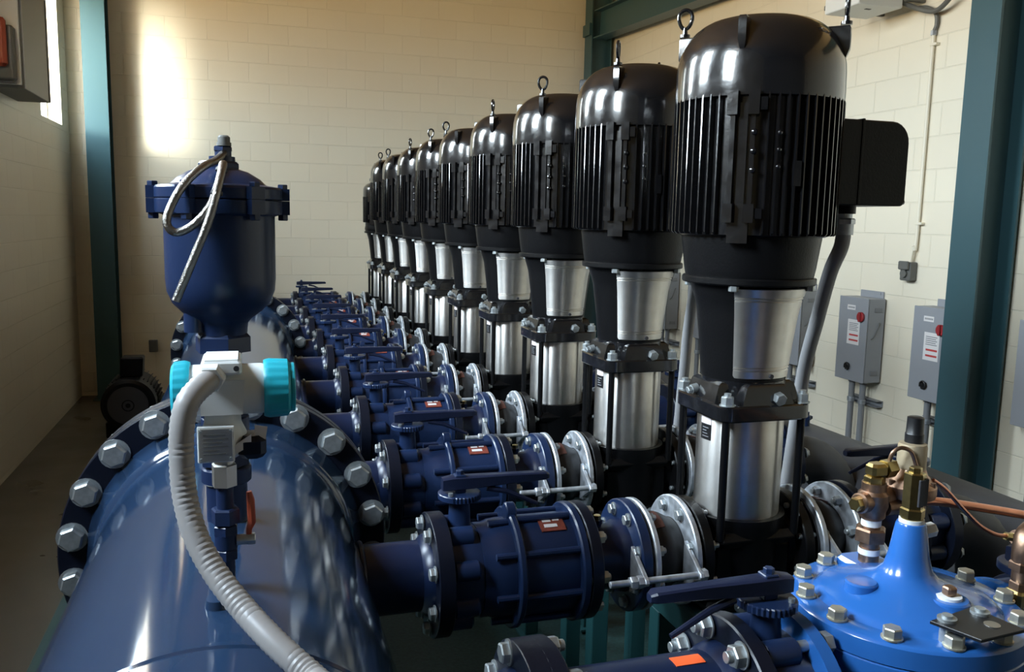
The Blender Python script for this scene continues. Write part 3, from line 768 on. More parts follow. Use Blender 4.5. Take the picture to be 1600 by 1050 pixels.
hp_ = [(-0.037, 1.59, 2.015), (-0.048, 1.555, 2.001), (-0.07, 1.51, 1.985), (-0.099, 1.485, 1.953), (-0.119, 1.475, 1.914), (-0.122, 1.47, 1.891), (-0.107, 1.468, 1.88), (-0.081, 1.468, 1.894), (-0.057, 1.472, 1.923), (-0.045, 1.485, 1.955), (-0.038, 1.505, 1.982), (-0.036, 1.490, 1.990), (-0.045, 1.462, 1.949), (-0.059, 1.455, 1.9), (-0.084, 1.455, 1.838), (-0.112, 1.458, 1.771)]
hs_ = thing('braided_hose', (AXX, AY, zz(.118)), 'braided silver hose looped and hanging from the top of the navy air valve', 'hose')
part('tube', MB().tube(spline(hp_, 7), .0068, 12), 'hose', hs_)
part('end_fitting', MB().cyl((-.036, 1.594, zz(.1182)), (-.036, 1.594, zz(.136)), .0105, n=14, ch=.003).cyl((-.036, 1.594, zz(.1182)), (-.036, 1.594, zz(.124)), .0125, n=14), 'dgrey', hs_, 'dark end fitting')
for q_ in ((-.0385, 1.494, 1.982), (-.046, 1.466, 1.944)): part('cable_tie', MB().ring(q_, (-.2, -.3, -1), .007, .0095, -.003, .003, 16, .0005), 'ink', hs_)
# ------------------------------------------------------------------ pressure transmitter on its stand of fittings
TX, TY = -.040, 1.285
tr = thing('sensor_riser', (TX, TY - .02, HZ + HR), 'thin navy riser with red lever ball valve on the big blue header', 'valve')
part('nipple', MB().cyl((TX, TY, HZ + HR - .01), (TX, TY, zz(-.505)), .0125, n=18), 'vblue', tr)
part('nipple', MB().cyl((TX, TY, zz(-.43)), (TX, TY, zz(-.397)), .0125, n=18), 'vblue', tr)
part('ball_valve', MB().hexn((TX, TY, zz(-.508)), (TX, TY, zz(-.492)), .018).cyl((TX, TY, zz(-.492)), (TX, TY, zz(-.470)), .0165, n=18).hexn((TX, TY, zz(-.470)), (TX, TY, zz(-.455)), .0185).hexn((TX, TY, zz(-.453)), (TX, TY, zz(-.430)), .0205, .3), 'vblue', tr)
hl = part('lever', MB().tube([(TX + .032, TY - .004, zz(-.482)), (TX + .033, TY - .004, zz(-.465)), (TX + .037, TY - .004, zz(-.455)), (TX + .036, TY - .004, zz(-.42)), (TX + .034, TY - .004, zz(-.407))], [.004, .0045, .006, .006, .004], 8), 'handle', tr, 'orange red lever')
part('lever_nut', MB().cyl((TX + .015, TY - .004, zz(-.480)), (TX + .030, TY - .004, zz(-.480)), .008, n=12).hexn((TX + .030, TY - .004, zz(-.480)), (TX + .042, TY - .004, zz(-.480)), .009), 'bolt', hl)

tx = thing('pressure_transmitter', (TX, TY, zz(-.395)), 'white pressure transmitter with turquoise end caps on the riser', 'transmitter')
cx, cy, cz = -.028, TY, zz(-.252)
part('process_nut', MB().hexn((TX, TY, zz(-.396)), (TX, TY, zz(-.362)), .0185, .2).cyl((TX, TY, zz(-.362)), (TX, TY, zz(-.35)), .014), 'plate', tx)
part('sensor_neck', MB().lathe((TX, TY, H), 'z', [(.020, -.352), (.030, -.345), (.033, -.335), (.033, -.315), (.026, -.30), (.024, -.27)], 28), 'white', tx)
part('side_lug', MB().box((TX + .02, TY - .03, zz(-.352)), (TX + .06, TY + .02, zz(-.318)), .008), 'dark', tx)
hs = MB(); hs.lathe((cx, cy, cz), 'x', [(.036, -.056), (.037, -.052), (.037, .042), (.036, .046)], 48)
hs.loft([[(-.068, cy - .038, cz - .03), (-.012, cy - .038, cz - .03), (-.012, cy + .03, cz - .03), (-.068, cy + .03, cz - .03)], [(-.072, cy - .038, cz + .02), (-.008, cy - .038, cz + .02), (-.008, cy + .03, cz + .02), (-.072, cy + .03, cz + .02)]])
part('housing', hs, 'white', tx)
part('top_block', MB().box((-.066, cy - .052, zz(-.222)), (-.012, cy + .035, zz(-.203)), .003), 'white', tx)
part('top_lid', MB().box((-.062, cy - .048, zz(-.204)), (-.016, cy + .031, zz(-.2005)), .001), 'white', tx)
part('block_screw', MB().cyl((-.019, cy - .0535, zz(-.213)), (-.019, cy - .051, zz(-.213)), .004, n=10), 'ink', tx)
def cap(xa, xb, sgn):
    mb = MB(); n = 80; rings = []
    L_ = xb - xa
    for h, r_ in ((0, .041), (.003, .0425), (.008, .0425), (L_ - .004, .041), (L_, .036)):
        x = xa + h if sgn > 0 else xb - h
        rings.append([(x, cy + (r_ + (.0012 if (k % 4 < 2 and .006 < h < L_ - .002) else 0)) * cos(2 * pi * k / n), cz + (r_ + (.0012 if (k % 4 < 2 and .006 < h < L_ - .002) else 0)) * sin(2 * pi * k / n)) for k in range(n)])
    return mb.loft(rings)
part('end_cap', cap(-.108, -.083, -1), 'cyan', tx, 'turquoise end cap')
rc = part('end_cap', cap(.018, .056, 1), 'cyan', tx, 'turquoise end cap with display window')
part('display_window', MB().lathe((.0555, cy, cz), 'x', [(.029, 0), (.029, .003), (.026, .0042)], 32), 'glass', rc)
part('cap_rim', MB().ring((.0555, cy, cz), 'x', .029, .0365, 0, .007, 40), 'cyan', rc)
npx = part('nameplate', MB().box((-.072, cy - .0425, zz(-.348)), (-.026, cy - .0395, zz(-.300)), .0008), 'plate', tx, 'stainless nameplate')
part('plate_backing', MB().box((-.074, cy - .0392, zz(-.350)), (-.024, cy - .030, zz(-.298)), .001), 'white', tx)
for a in (-.069, -.029):
    for b in (-.344, -.304): part('rivet', MB().cyl((a, cy - .0445, zz(b)), (a, cy - .0420, zz(b)), .0022, n=10), 'bolt', npx)
q = MB()
for k, w_ in enumerate((.03, .034, .026, .034, .022, .03)): q.box((-.066, cy - .0429, zz(-.310 - k * .0055)), (-.066 + w_, cy - .0424, zz(-.3085 - k * .0055)), 0)
part('engraving', q, 'dgrey', npx)
tg = MB(); tg.prism([(0, 0), (.022, .012), (.022, .028), (0, .014)], (-.023, cy - .028, zz(-.342)), (1, 0, 0), (0, 0, 1), .0015)
part('paper_tag', tg, 'paper', tx, 'white paper tag')
tg = MB(); tg.prism([(0, 0), (.014, -.012), (.018, .012), (.0, .016)], (.004, cy - .02, zz(-.318)), (1, 0, 0), (0, 0, 1), .0015)
part('paper_tag', tg, 'paper', tx, 'white paper tag')
gl = part('cable_gland', MB().cyl((-.052, cy - .030, zz(-.221)), (-.054, cy - .066, zz(-.226)), .017, n=16).hexn((-.053, cy - .05, zz(-.2225)), (-.054, cy - .066, zz(-.226)), .0205), 'white', tx)
fp_ = [(-0.054, 1.232, 1.684), (-0.060, 1.212, 1.681), (-0.068, 1.2, 1.676), (-0.081, 1.185, 1.661), (-0.088, 1.18, 1.632), (-0.09, 1.178, 1.593), (-0.087, 1.17, 1.54), (-0.074, 1.15, 1.49), (-0.0505, 1.125, 1.448), (-0.019, 1.09, 1.414), (.019, 1.04, 1.386), (.058, 1.0, 1.36), (.086, .96, 1.349), (.17, .9, 1.30), (.27, .86, 1.15), (.31, .84, .8), (.32, .84, .12)]
fx_ = thing('flexible_conduit', (-.054, 1.232, 1.684), 'ribbed grey flexible conduit drooping from the white transmitter across the blue header', 'conduit')
part('tube', MB().tube(resample(spline(fp_, 12), .0042), .0168, 14, rib=.0012), 'flex', fx_)
# ------------------------------------------------------------------ bypass line with control valve
BY, BZ = 1.25, H - .87
bp = thing('bypass_pipe', (.62, BY, BZ), 'dark navy bypass pipe with orange sticker at the bottom edge', 'pipe')
part('tube', MB().lathe((0, BY, BZ), 'x', [(.11, .478), (.11, .77), (.12, .785), (.124, .80)], 48), 'navy', bp)
part('flange', MB().ring((0, BY, BZ), 'x', .1, .171, .4465, .478, 56, .003), 'dark', bp)
part('flange', MB().ring((0, BY, BZ), 'x', .1, .171, .80, .833, 56, .003), 'dark', bp)
bbl = bolt_mesh('bolt', .066, .0185)
ring_bolts(bbl, .4462, BY, BZ, .149, 8, bp)
t0, t1 = radians(84), radians(102); q = MB(); RR = .1112
q.loft([[(x, BY + r_ * cos(t), BZ + r_ * sin(t)) for x, r_ in ((.695, RR - .003), (.695, RR), (.752, RR), (.752, RR - .003))] for t in [radians(83 + 3 * k) for k in range(6)]])
part('sticker', q, 'orange', bp, 'bright orange sticker')
bvb = butterfly('butterfly_valve', .879, BY, BZ, 'navy butterfly valve with long lever in front of the bright blue control valve', R=.171, lev=-1, k=1.2)
bnm = bolt_mesh('stud', .16, .0185, nut=True)
bn2 = MB(); L_ = .165
bn2.cyl((-.112, 0, 0), (.084, 0, 0), .0105, n=12, ch=.001).cyl((-.083, 0, 0), (-.08, 0, 0), .024, n=18).hexn((-.083, 0, 0), (-.101, 0, 0), .0205, .3).hexn((.08, 0, 0), (.098, 0, 0), .0205)
bn2 = bn2.mesh('stud'); bn2.materials.append(M['bolt'])
ring_bolts(bn2, .876, BY, BZ, .149, 8, bvb, name='stud')
bvr = butterfly('butterfly_valve', 1.482, BY, BZ, 'blue butterfly valve at the right edge behind the bronze fittings', R=.171, lev=1, k=1.2)
ring_bolts(bn2, 1.482, BY, BZ, .149, 8, bvr, name='stud')

kx, ky = 1.185, 1.25
kv = thing('control_valve', (kx, ky, BZ - .17), 'bright blue round-topped control valve at the lower right', 'valve')
bd = MB()
bd.lathe((kx, ky, 0), 'z', [(.08, BZ - .17), (.15, BZ - .10), (.17, BZ), (.17, H - .83), (.20, H - .79), (.207, H - .782), (.21, H - .778), (.21, H - .745), (.208, H - .743)], 64)
bd.lathe((0, ky, BZ), 'x', [(.171, .9245), (.171, .95), (.12, .957), (.12, 1.41), (.171, 1.413), (.171, 1.4365)], 56)
part('body', bd, 'sky', kv)
cvp = [(.206, H - .7425), (.21, H - .740), (.21, H - .707), (.207, H - .703), (.203, H - .7005), (.166, H - .700), (.163, H - .698), (.158, H - .692), (.150, H - .688), (.12, H - .678), (.08, H - .665), (.056, H - .653), (.043, H - .638), (.036, H - .61), (.0275, H - .553), (.0255, H - .549), (.02, H - .548)]
mb = MB().lathe((kx, ky, 0), 'z', cvp, 72)
mb.lathe((1.092, 1.262, 0), 'z', [(.031, H - .705), (.030, H - .662), (.027, H - .659), (.02, H - .660)], 28)          # round boss
mb.lathe((1.206, 1.168, 0), 'z', [(.046, H - .705), (.040, H - .690), (.036, H - .668), (.033, H - .665)], 28)
mb.lathe((1.270, 1.345, 0), 'z', [(.046, H - .71), (.044, H - .685), (.040, H - .680)], 28)
mb.box((1.165, 1.345, H - .705), (1.252, 1.432, H - .679), .008)
cover = part('cover', mb, 'sky', kv)
hm = MB().cyl((0, 0, 0), (0, 0, .003), .0185, n=18).hexn((0, 0, .003), (0, 0, .020), .0165).mesh('bolt'); hm.materials.append(M['ybolt'])
for k in range(12):
    a = radians(30 * k + 12)
    o = inst('bolt', hm, (kx + .188 * cos(a), ky + .188 * sin(a), H - .6995), kv); o.rotation_euler.z = random.random()
    o2 = inst('bolt', hm, (kx + .188 * cos(a), ky + .188 * sin(a), H - .782), kv); o2.rotation_euler.x = pi
part('cover_plug', MB().cyl((1.206, 1.168, H - .666), (1.206, 1.168, H - .660), .022, n=18), 'tape', kv)
part('plug_head', MB().box((1.196, 1.158, H - .660), (1.216, 1.178, H - .643), .003), 'bronze', kv)
si = part('position_indicator', MB().cyl((kx, ky, H - .5485), (kx, ky, H - .538), .020, n=20).hexn((kx, ky, H - .538), (kx, ky, H - .52), .0225).hexn((kx, ky, H - .52), (kx, ky, H - .452), .0195).hexn((kx, ky, H - .452), (kx, ky, H - .442), .012), 'brass', kv, 'hexagonal brass position indicator')
part('sight_slot', MB().box((kx - .006, ky - .0205, H - .514), (kx + .006, ky - .0155, H - .462), .001).box((kx + .008, ky - .016, H - .514), (kx + .0185, ky - .006, H - .462), .001), 'ink', si)
part('tape', MB().cyl((kx, ky, H - .549), (kx, ky, H - .541), .0225, n=24), 'tape', kv)
part('body_plug', MB().hexn((kx + .03, ky + .0, H - .57), (kx + .052, ky - .004, H - .565), .014), 'tape', kv)
ps_ = thing('pipe_support', (kx, ky, DK), 'green pedestal under the bright blue control valve', 'stand')
part('post', MB().cyl((kx, ky, DK + .012), (kx, ky, BZ - .18), .045, n=24), 'green', ps_)
part('base_plate', MB().box((kx - .1, ky - .1, DK), (kx + .1, ky + .1, DK + .012)), 'green', ps_)
part('cradle', MB().cyl((kx, ky, BZ - .18), (kx, ky, BZ - .171), .09, n=28), 'green', ps_)
# bracket plate on two cover bolts
bk = MB(); bk.prism([(1.098, 1.098), (1.128, 1.020), (1.232, 1.030), (1.212, 1.122)], (0, 0, H - .668), (1, 0, 0), (0, 1, 0), .006, .001)
bkt = part('bracket', bk, 'sticker', kv, 'flat black bracket')
for q in ((1.128, 1.092), (1.205, 1.098)):
    part('bracket_bolt', MB().cyl((*q, H - .702), (*q, H - .668), .011, n=12).cyl((*q, H - .662), (*q, H - .657), .016, n=18).cyl((*q, H - .657), (*q, H - .652), .009, n=14), 'bolt', bkt)
part('bracket_slot', MB().cyl((1.19, 1.058, H - .6619), (1.19, 1.058, H - .6610), .013, n=20), 'plate', bkt)

# pilot trim: union + tee
pt = thing('pilot_tee', (1.205, 1.375, H - .68), 'bronze union and tee fitting standing on the bright blue valve cover', 'fitting')
ux, uy = 1.205, 1.378
part('nipple', MB().cyl((ux, uy, H - .679), (ux, uy, H - .655), .020, n=20).cyl((ux, uy, H - .655), (ux, uy, H - .648), .0205, n=20), 'bronze', pt)
part('tape', MB().cyl((ux, uy, H - .662), (ux, uy, H - .650), .0215, n=20), 'tape', pt)
part('tape', MB().cyl((ux, uy, H - .602), (ux, uy, H - .588), .0195, n=20), 'tape', pt)
part('union', MB().cyl((ux, uy, H - .652), (ux, uy, H - .632), .019, n=20).hexn((ux, uy, H - .634), (ux, uy, H - .606), .032, .3).cyl((ux, uy, H - .608), (ux, uy, H - .585), .017, n=20), 'bronze', pt)
tm = MB(); tm.lathe((ux, uy, H), 'z', [(.021, -.588), (.026, -.582), (.026, -.572), (.030, -.56), (.030, -.535), (.024, -.528), (.024, -.512)], 24)
tm.cyl((ux - .043, uy - .01, H - .550), (ux, uy, H - .550), .021, n=20, ch=.003).cyl((ux, uy, H - .548), (ux + .05, uy + .012, H - .546), .022, n=20, ch=.003)
part('tee_body', tm, 'bronze', pt)
part('side_plug', MB().hexn((ux - .042, uy - .01, H - .550), (ux - .058, uy - .014, H - .550), .014), 'brass', pt)
part('elbow', MB().hexn((ux, uy, H - .514), (ux, uy, H - .498), .021).box((ux - .016, uy - .016, H - .500), (ux + .022, uy + .016, H - .472), .006).hexn((ux + .02, uy, H - .486), (ux + .048, uy + .006, H - .486), .019), 'brass', pt)
# pilot valve
pvx, pvy = 1.30, 1.385
pv = thing('pilot_valve', (pvx, pvy, H - .57), 'tan pilot valve with a black cap behind the brass indicator', 'valve')
part('body', MB().lathe((pvx, pvy, H), 'z', [(.030, -.585), (.034, -.575), (.034, -.555), (.050, -.548), (.052, -.540), (.052, -.525), (.048, -.520), (.034, -.505), (.0285, -.490)], 32).cyl((pvx - .07, pvy - .01, H - .565), (pvx, pvy, H - .565), .019, n=18), 'bronze', pv)
part('spring_housing', MB().lathe((pvx, pvy, H), 'z', [(.0285, -.491), (.0285, -.445), (.027, -.438), (.018, -.436)], 32), 'tan', pv)
part('adjusting_cap', MB().lathe((pvx + .002, pvy, H), 'z', [(.0185, -.437), (.0185, -.418), (.0172, -.416), (.0165, -.392), (.0165, -.384), (.012, -.382)], 28), 'sticker', pv)
bs = MB().cyl((0, 0, 0), (0, 0, .012), .006, n=10).mesh('screw'); bs.materials.append(M['bronze'])
for k in range(6): inst('screw', bs, (pvx + .045 * cos(k * pi / 3), pvy + .045 * sin(k * pi / 3), H - .525), pv)
solo('copper_tube', MB().tube(spline([(pvx + .034, pvy, H - .565), (1.40, 1.385, H - .573), (1.60, 1.385, H - .615), (1.80, 1.385, H - .66)], 8), .0095, 12), 'copper', 'straight copper tube running right from the tan pilot valve', 'tube', (1.5, 1.385, H - .6))
solo('capillary_tube', MB().tube(spline([(1.335, 1.36, H - .512), (1.37, 1.36, H - .535), (1.425, 1.36, H - .585), (1.47, 1.36, H - .622), (1.515, 1.36, H - .645), (1.545, 1.36, H - .651)], 8), .0045, 10), 'copper', 'thin bent copper capillary from the pilot valve down to the right brass riser', 'tube', (1.45, 1.36, H - .6))
solo('sensing_tube', MB().tube(spline([(1.235, 1.375, H - .468), (1.238, 1.37, H - .450), (1.252, 1.365, H - .440), (1.272, 1.36, H - .447), (1.284, 1.358, H - .47), (1.290, 1.352, H - .50)], 8), .0042, 10), 'bronze', 'thin looped tube between the brass elbow and the tan pilot valve', 'tube', (1.26, 1.37, H - .45))
# bronze riser at the right edge
rx, ry = 1.411, 1.199
rs = thing('bronze_riser', (rx, ry, H - .72), 'bronze riser of stacked fittings at the right edge by the bracket', 'fitting')
def zp(z): return H + z
part('elbow_base', MB().box((rx - .024, ry - .02, zp(-.74)), (rx + .022, ry + .02, zp(-.685)), .005).hexn((rx - .020, ry - .018, zp(-.73)), (rx - .034, ry - .034, zp(-.73)), .014), 'brass', rs)
part('nipple', MB().hexn((rx, ry, zp(-.685)), (rx, ry, zp(-.668)), .022).cyl((rx, ry, zp(-.668)), (rx, ry, zp(-.64)), .019).hexn((rx, ry, zp(-.645)), (rx, ry, zp(-.628)), .026), 'bronze', rs)
part('elbow', MB().tube(spline([(rx, ry, zp(-.63)), (rx, ry, zp(-.60)), (rx + .012, ry + .006, zp(-.58)), (rx + .05, ry + .02, zp(-.572))], 5), .022, 16), 'bronze', rs)
r2 = thing('tube_connector', (1.57, 1.36, H - .65), 'bronze connector where the thin capillary ends at the right edge', 'fitting')
part('nut', MB().hexn((1.542, 1.36, H - .651), (1.556, 1.36, H - .654), .009).hexn((1.558, 1.36, H - .654), (1.570, 1.36, H - .657), .010), 'brass', r2)
part('body', MB().cyl((1.570, 1.36, H - .657), (1.66, 1.36, H - .675), .017, n=16), 'bronze', r2)
part('bypass_inlet', MB().tube([(1.53, BY, BZ), (2.0, BY, BZ)] + [(2.0 + .2 * sin(a), BY, BZ - .2 + .2 * cos(a)) for a in [radians(9 * k) for k in range(1, 11)]] + [(2.2, BY, .74)], .105, 28, cap=False), 'navy', sh)
part('inlet_flange', MB().ring((0, BY, BZ), 'x', .1, .171, 1.527, 1.56, 48), 'dark', sh)

# ------------------------------------------------------------------ far left: motor on the floor, outlet
mx, my, mz = -.985, 7.9, .31
em = thing('electric_motor', (mx, my, .11), 'black electric motor lying on the floor by the back left column', 'motor')
mb = MB(); mb.lathe((mx, my, mz), 'y', [(.10, -.30), (.19, -.29), (.215, -.27), (.215, -.14), (.20, -.12), (.20, .28), (.12, .30)], 48)
part('frame', mb, 'cast', em)
fn = MB()
for k in range(36):
    t = 2 * pi * k / 36; e = Vector((cos(t), 0, sin(t))); n_ = Vector((-sin(t), 0, cos(t))) * .003
    fn.loft([[Vector((mx, yy, mz)) + e * .198 - n_, Vector((mx, yy, mz)) + e * .225 - n_, Vector((mx, yy, mz)) + e * .225 + n_, Vector((mx, yy, mz)) + e * .198 + n_] for yy in (my - .11, my + .26)])
part('fins', fn, 'cast', em)
part('fan_grille', MB().ring((mx, my - .302, mz), 'y', .05, .16, 0, .008).ring((mx, my - .302, mz), 'y', .02, .04, 0, .008), 'ink', em)
fr = MB().box((-.09, -.08, 0), (.09, .08, .17), .012)
for v in fr.v:
    v.xyz = (mx + .01 + v.x * cos(.12) + v.z * sin(.12) * .6, my - .05 + v.y, mz + .21 + v.z)
part('terminal_box', fr, 'cast', em)
part('foot', MB().box((mx - .2, my - .15, 0), (mx - .08, my + .2, .14), .01).box((mx + .08, my - .15, 0), (mx + .2, my + .2, .14), .01), 'cast', em)
ob = thing('outlet_box', (-.978, 9.66, .5), 'small grey outlet box low on the back wall', 'outlet')
part('box', MB().box((-1.022, 9.632, .452), (-.935, 9.669, .578), .004), 'dgrey', ob)
part('cover_plate', MB().box((-1.018, 9.627, .457), (-.939, 9.632, .573), .002), 'dgrey', ob)
ba = MB().box((XL, YF, 0), (XL + .012, YB - .0, .1), .002)

# damper / fan box at the upper left in front of the window
db = thing('ventilation_box', (-1.55, 6.8, H + .8), 'grey ventilation box with a red actuator at the top left on the wall', 'vent box')
X0_, X1_, Y0_, Y1_ = XL + .002, -1.46, 6.80, 7.643
Zb = H + .84
part('casing', MB().box((X0_, Y0_ + .02, Zb), (X1_, Y1_, Zb + 1.0), .004), 'dgrey', db)
part('front_plate', MB().box((X0_ + .0, Y0_ - .004, Zb + .02), (X1_ - .01, Y0_ + .02, Zb + 1.0), .002), 'white', db, 'pale metal front plate')
ac = part('actuator', MB().box((X0_ + .002, Y0_ - .09, Zb + .04), (X1_ - .03, Y0_ - .004, Zb + .40), .012), 'dgrey', db)
part('actuator_cover', MB().box((X0_ + .004, Y0_ - .15, Zb + .12), (X1_ - .062, Y0_ - .09, Zb + .44), .02), 'handle', ac, 'rusty red cover')
part('linkage', MB().box((X0_ + .05, Y0_ - .05, Zb + .024), (X1_ - .04, Y0_ - .004, Zb + .038), .002), 'cond', ac)
part('flange_lip', MB().box((X1_ + .0, Y0_ + .02, Zb + .001), (X1_ + .006, Y0_ + .05, Zb + 1.0), .001), 'cond', db)
part('flange_lip', MB().box((X1_, Y1_ - .03, Zb + .001), (X1_ + .006, Y1_, Zb + 1.0), .001), 'cond', db)

# ------------------------------------------------------------------ right wall: disconnect switches, conduits, socket, heater
ybox = [3.525, 4.286, 4.985] + [4.985 + .72 * k for k in range(1, 6)]
swl = ['grey disconnect switch at the right edge of the photo, right of the near teal column',
       'grey disconnect switch half hidden behind the near teal column',
       'grey disconnect switch with red knob left of the near teal column, fully visible',
       'grey disconnect switch just behind the conduit of the first, nearest pump',
       'grey disconnect switch on the right wall seen between the first two pumps',
       'sixth grey disconnect switch along the right wall from the right edge',
       'seventh grey disconnect switch along the right wall from the right edge',
       'eighth grey disconnect switch along the right wall, farthest back']
zl0, zl1 = H - 1.045, H - .475
def switch(yf, label):
    yn = yf - .285
    s = thing('disconnect_switch', (XR, yf - .14, zl0), label, 'switch box', 'grey disconnect switches')
    part('back_plate', MB().box((XR - .012, yn + .03, zl0 - .01), (XR - .001, yf - .03, zl1 + .045), .002).cyl((XR - .016, yn + .06, zl1 + .03), (XR - .012, yn + .06, zl1 + .03), .008, n=10), 'grey', s)
    part('enclosure', MB().box((XR - .145, yn, zl0), (XR - .012, yf, zl1), .004), 'grey', s)
    dr = part('door', MB().box((XR - .155, yn - .002, zl0 - .002), (XR - .145, yf + .002, zl1 + .002), .003), 'grey', s)
    xx = XR - .155; w = .285
    kn = part('rotary_knob', MB().cyl((xx, yn + .055, zl1 - .125), (xx - .016, yn + .055, zl1 - .125), .034, n=28, ch=.003), 'red', dr, 'round red knob')
    part('knob_grip', MB().box((xx - .026, yn + .045, zl1 - .158), (xx - .016, yn + .065, zl1 - .092), .004), 'red', kn)
    stk = part('warning_sticker', MB().box((xx - .0012, yn + .065, zl1 - .32), (xx, yn + .185, zl1 - .15), 0), 'paper', dr, 'white warning sticker with red print')
    q = MB()
    for k in range(2): q.box((xx - .0018, yn + .075, zl1 - .262 - k * .035), (xx - .0012, yn + .165, zl1 - .250 - k * .035), 0)
    part('red_print', q, 'redink', stk)
    q = MB()
    for k in range(5): q.box((xx - .0018, yn + .08 + .01 * (k % 2), zl1 - .178 - k * .012), (xx - .0012, yn + .17, zl1 - .173 - k * .012), 0)
    part('fine_print', q, 'cond', stk)
    lb = part('name_label', MB().box((xx - .0012, yn + .12, zl1 - .085), (xx, yn + .20, zl1 - .052), 0), 'paper', dr, 'small white label')
    q = MB()
    for k in range(6): q.box((xx - .0018, yn + .128 + k * .011, zl1 - .074), (xx - .0012, yn + .135 + k * .011, zl1 - .063), 0)
    part('lettering', q, 'cond', lb)
    part('padlock_hasp', MB().tube([(xx - .012, yn + .155 + .022 * cos(t), zl0 + .095 + .022 * sin(t)) for t in [radians(30 + 30 * k) for k in range(10)]], .006, 8).box((xx - .014, yn + .15, zl0 + .08), (xx, yn + .185, zl0 + .105), .002), 'sticker', dr)
    part('hinge', MB().box((XR - .10, yn - .006, zl1 - .09), (XR - .04, yn, zl1 - .06), .002), 'cond', s)
    part('hinge', MB().box((XR - .10, yn - .006, zl0 + .05), (XR - .04, yn, zl0 + .08), .002), 'cond', s)
    part('latch', MB().tube([(XR - .115 + .06 * t, yn - .006, zl0 + .30 + .11 * t * t) for t in [k / 8 for k in range(9)]], .003, 8), 'dgrey', s)
    return s
s0 = None
for i, (yf, lb) in enumerate(zip(ybox, swl)):
    if s0 is None: s0 = switch(yf, lb)
    else: copy_tree(s0, (XR, yf - .14, zl0), lb)
nm = ['at the right edge', 'half hidden behind the near column', 'fully visible left of the near column', 'behind the conduit of the nearest pump', 'seen between the first two pumps', 'sixth from the right edge', 'seventh from the right edge', 'eighth from the right edge']
for i, yf in enumerate(ybox):
    for j, (dy, sd) in enumerate(((.095, 'left'), (.205, 'right'))):
        yy = yf - dy
        solo('conduit_pipe', MB().cyl((XR - .08, yy, .001), (XR - .08, yy, zl0 - .02), .021, n=18).cyl((XR - .08, yy, zl0 - .022), (XR - .08, yy, zl0 - .003), .027, n=18), 'cond', sd + ' grey conduit under the switch box ' + nm[i], 'conduit', (XR - .08, yy, 0), 'conduits under the switch boxes')
    s = thing('strut_channel', (XR, yf - .15, zl0 - .15), 'grey strut channel holding conduits under the switch box ' + nm[i], 'bracket', 'strut channels')
    mb = MB(); yn_, yf_ = yf - .32, yf - .03; zz_ = zl0 - .145
    mb.box((XR - .055, yn_, zz_ - .022), (XR - .001, yf_, zz_ - .018), .001).box((XR - .055, yn_, zz_ + .018), (XR - .001, yf_, zz_ + .022), .001).box((XR - .006, yn_, zz_ - .018), (XR - .001, yf_, zz_ + .018), .001)
    part('channel', mb, 'cond', s)
    for dy in (.095, .205):
        part('clamp', MB().ring((XR - .08, yf - dy, zz_), 'z', .0215, .027, -.015, .015, 18), 'galv', s)
# socket with white conduit
sb = thing('socket_box', (XR, 4.5, H - .37), 'grey weatherproof socket box on the right wall under the thin cream conduit', 'outlet')
part('box', MB().box((XR - .06, 4.455, H - .335), (XR - .001, 4.545, H - .215), .006), 'dgrey', sb)
part('flip_cover', MB().box((XR - .085, 4.46, H - .265), (XR - .06, 4.54, H - .21), .006).cyl((XR - .075, 4.50, H - .29), (XR - .058, 4.50, H - .29), .026, n=18), 'dgrey', sb)
cw = thing('wall_conduit', (XR, 4.5, 1.7), 'thin cream conduit running down the right wall to the socket box', 'conduit')
part('tube', MB().tube(spline([(XR - .03, 4.49, H - .214), (XR - .03, 4.475, H - .12), (XR - .018, 4.465, H - .02), (XR - .018, 4.465, H + 1.19)], 8), .0115, 12), 'cream', cw)
part('connector', MB().hexn((XR - .018, 4.465, H + 1.185), (XR - .018, 4.465, H + 1.215), .019), 'galv', cw)
for z in (H + .03, H + 1.13): part('strap', MB().box((XR - .032, 4.425, z - .008), (XR - .001, 4.48, z + .008), .002), 'cream', cw)
htx = thing('junction_cabinet', (XR - .3, 4.8, H + 1.38), 'white box hanging on brackets high on the right wall above the near pump', 'cabinet')
part('casing', MB().box((3.62, 4.60, H + 1.365), (3.95, 4.93, H + 1.75), .006), 'white', htx)
part('knockout', MB().box((3.75, 4.69, H + 1.363), (3.79, 4.71, H + 1.3655), .0005), 'ink', htx)
part('bracket_arm', MB().box((3.64, 4.935, H + 1.40), (XR - .001, 4.965, H + 1.43), .003).box((3.95, 4.57, H + 1.405), (XR - .001, 4.60, H + 1.435), .003), 'dgrey', htx)
fc = thing('flexible_cable', (4.0, 4.4, H + 1.3), 'dark grey flexible cable looping below the white box', 'cable')
part('tube', MB().tube(spline([(3.96, 4.70, H + 1.45), (4.0, 4.62, H + 1.395), (4.02, 4.52, H + 1.345), (4.03, 4.42, H + 1.315), (4.02, 4.33, H + 1.335), (4.01, 4.26, H + 1.39), (4.02, 4.24, H + 1.52)], 8), .015, 12), 'dgrey', fc)
part('drop', MB().tube(spline([(4.06, 4.60, H + 1.375), (4.065, 4.52, H + 1.36), (4.075, 4.455, H + 1.315), (XR - .018, 4.447, H + 1.25), (XR - .018, 4.462, H + 1.21)], 8), .013, 12), 'dgrey', fc)

# ------------------------------------------------------------------ lights
def area(name, loc, rot, sx, sy, e, col):
    l = bpy.data.lights.new(name, 'AREA'); l.shape = 'RECTANGLE'; l.size = sx; l.size_y = sy; l.energy = e; l.color = col
    o = bpy.data.objects.new(name, l); COL.objects.link(o); o.location = loc; o.rotation_euler = rot; return o
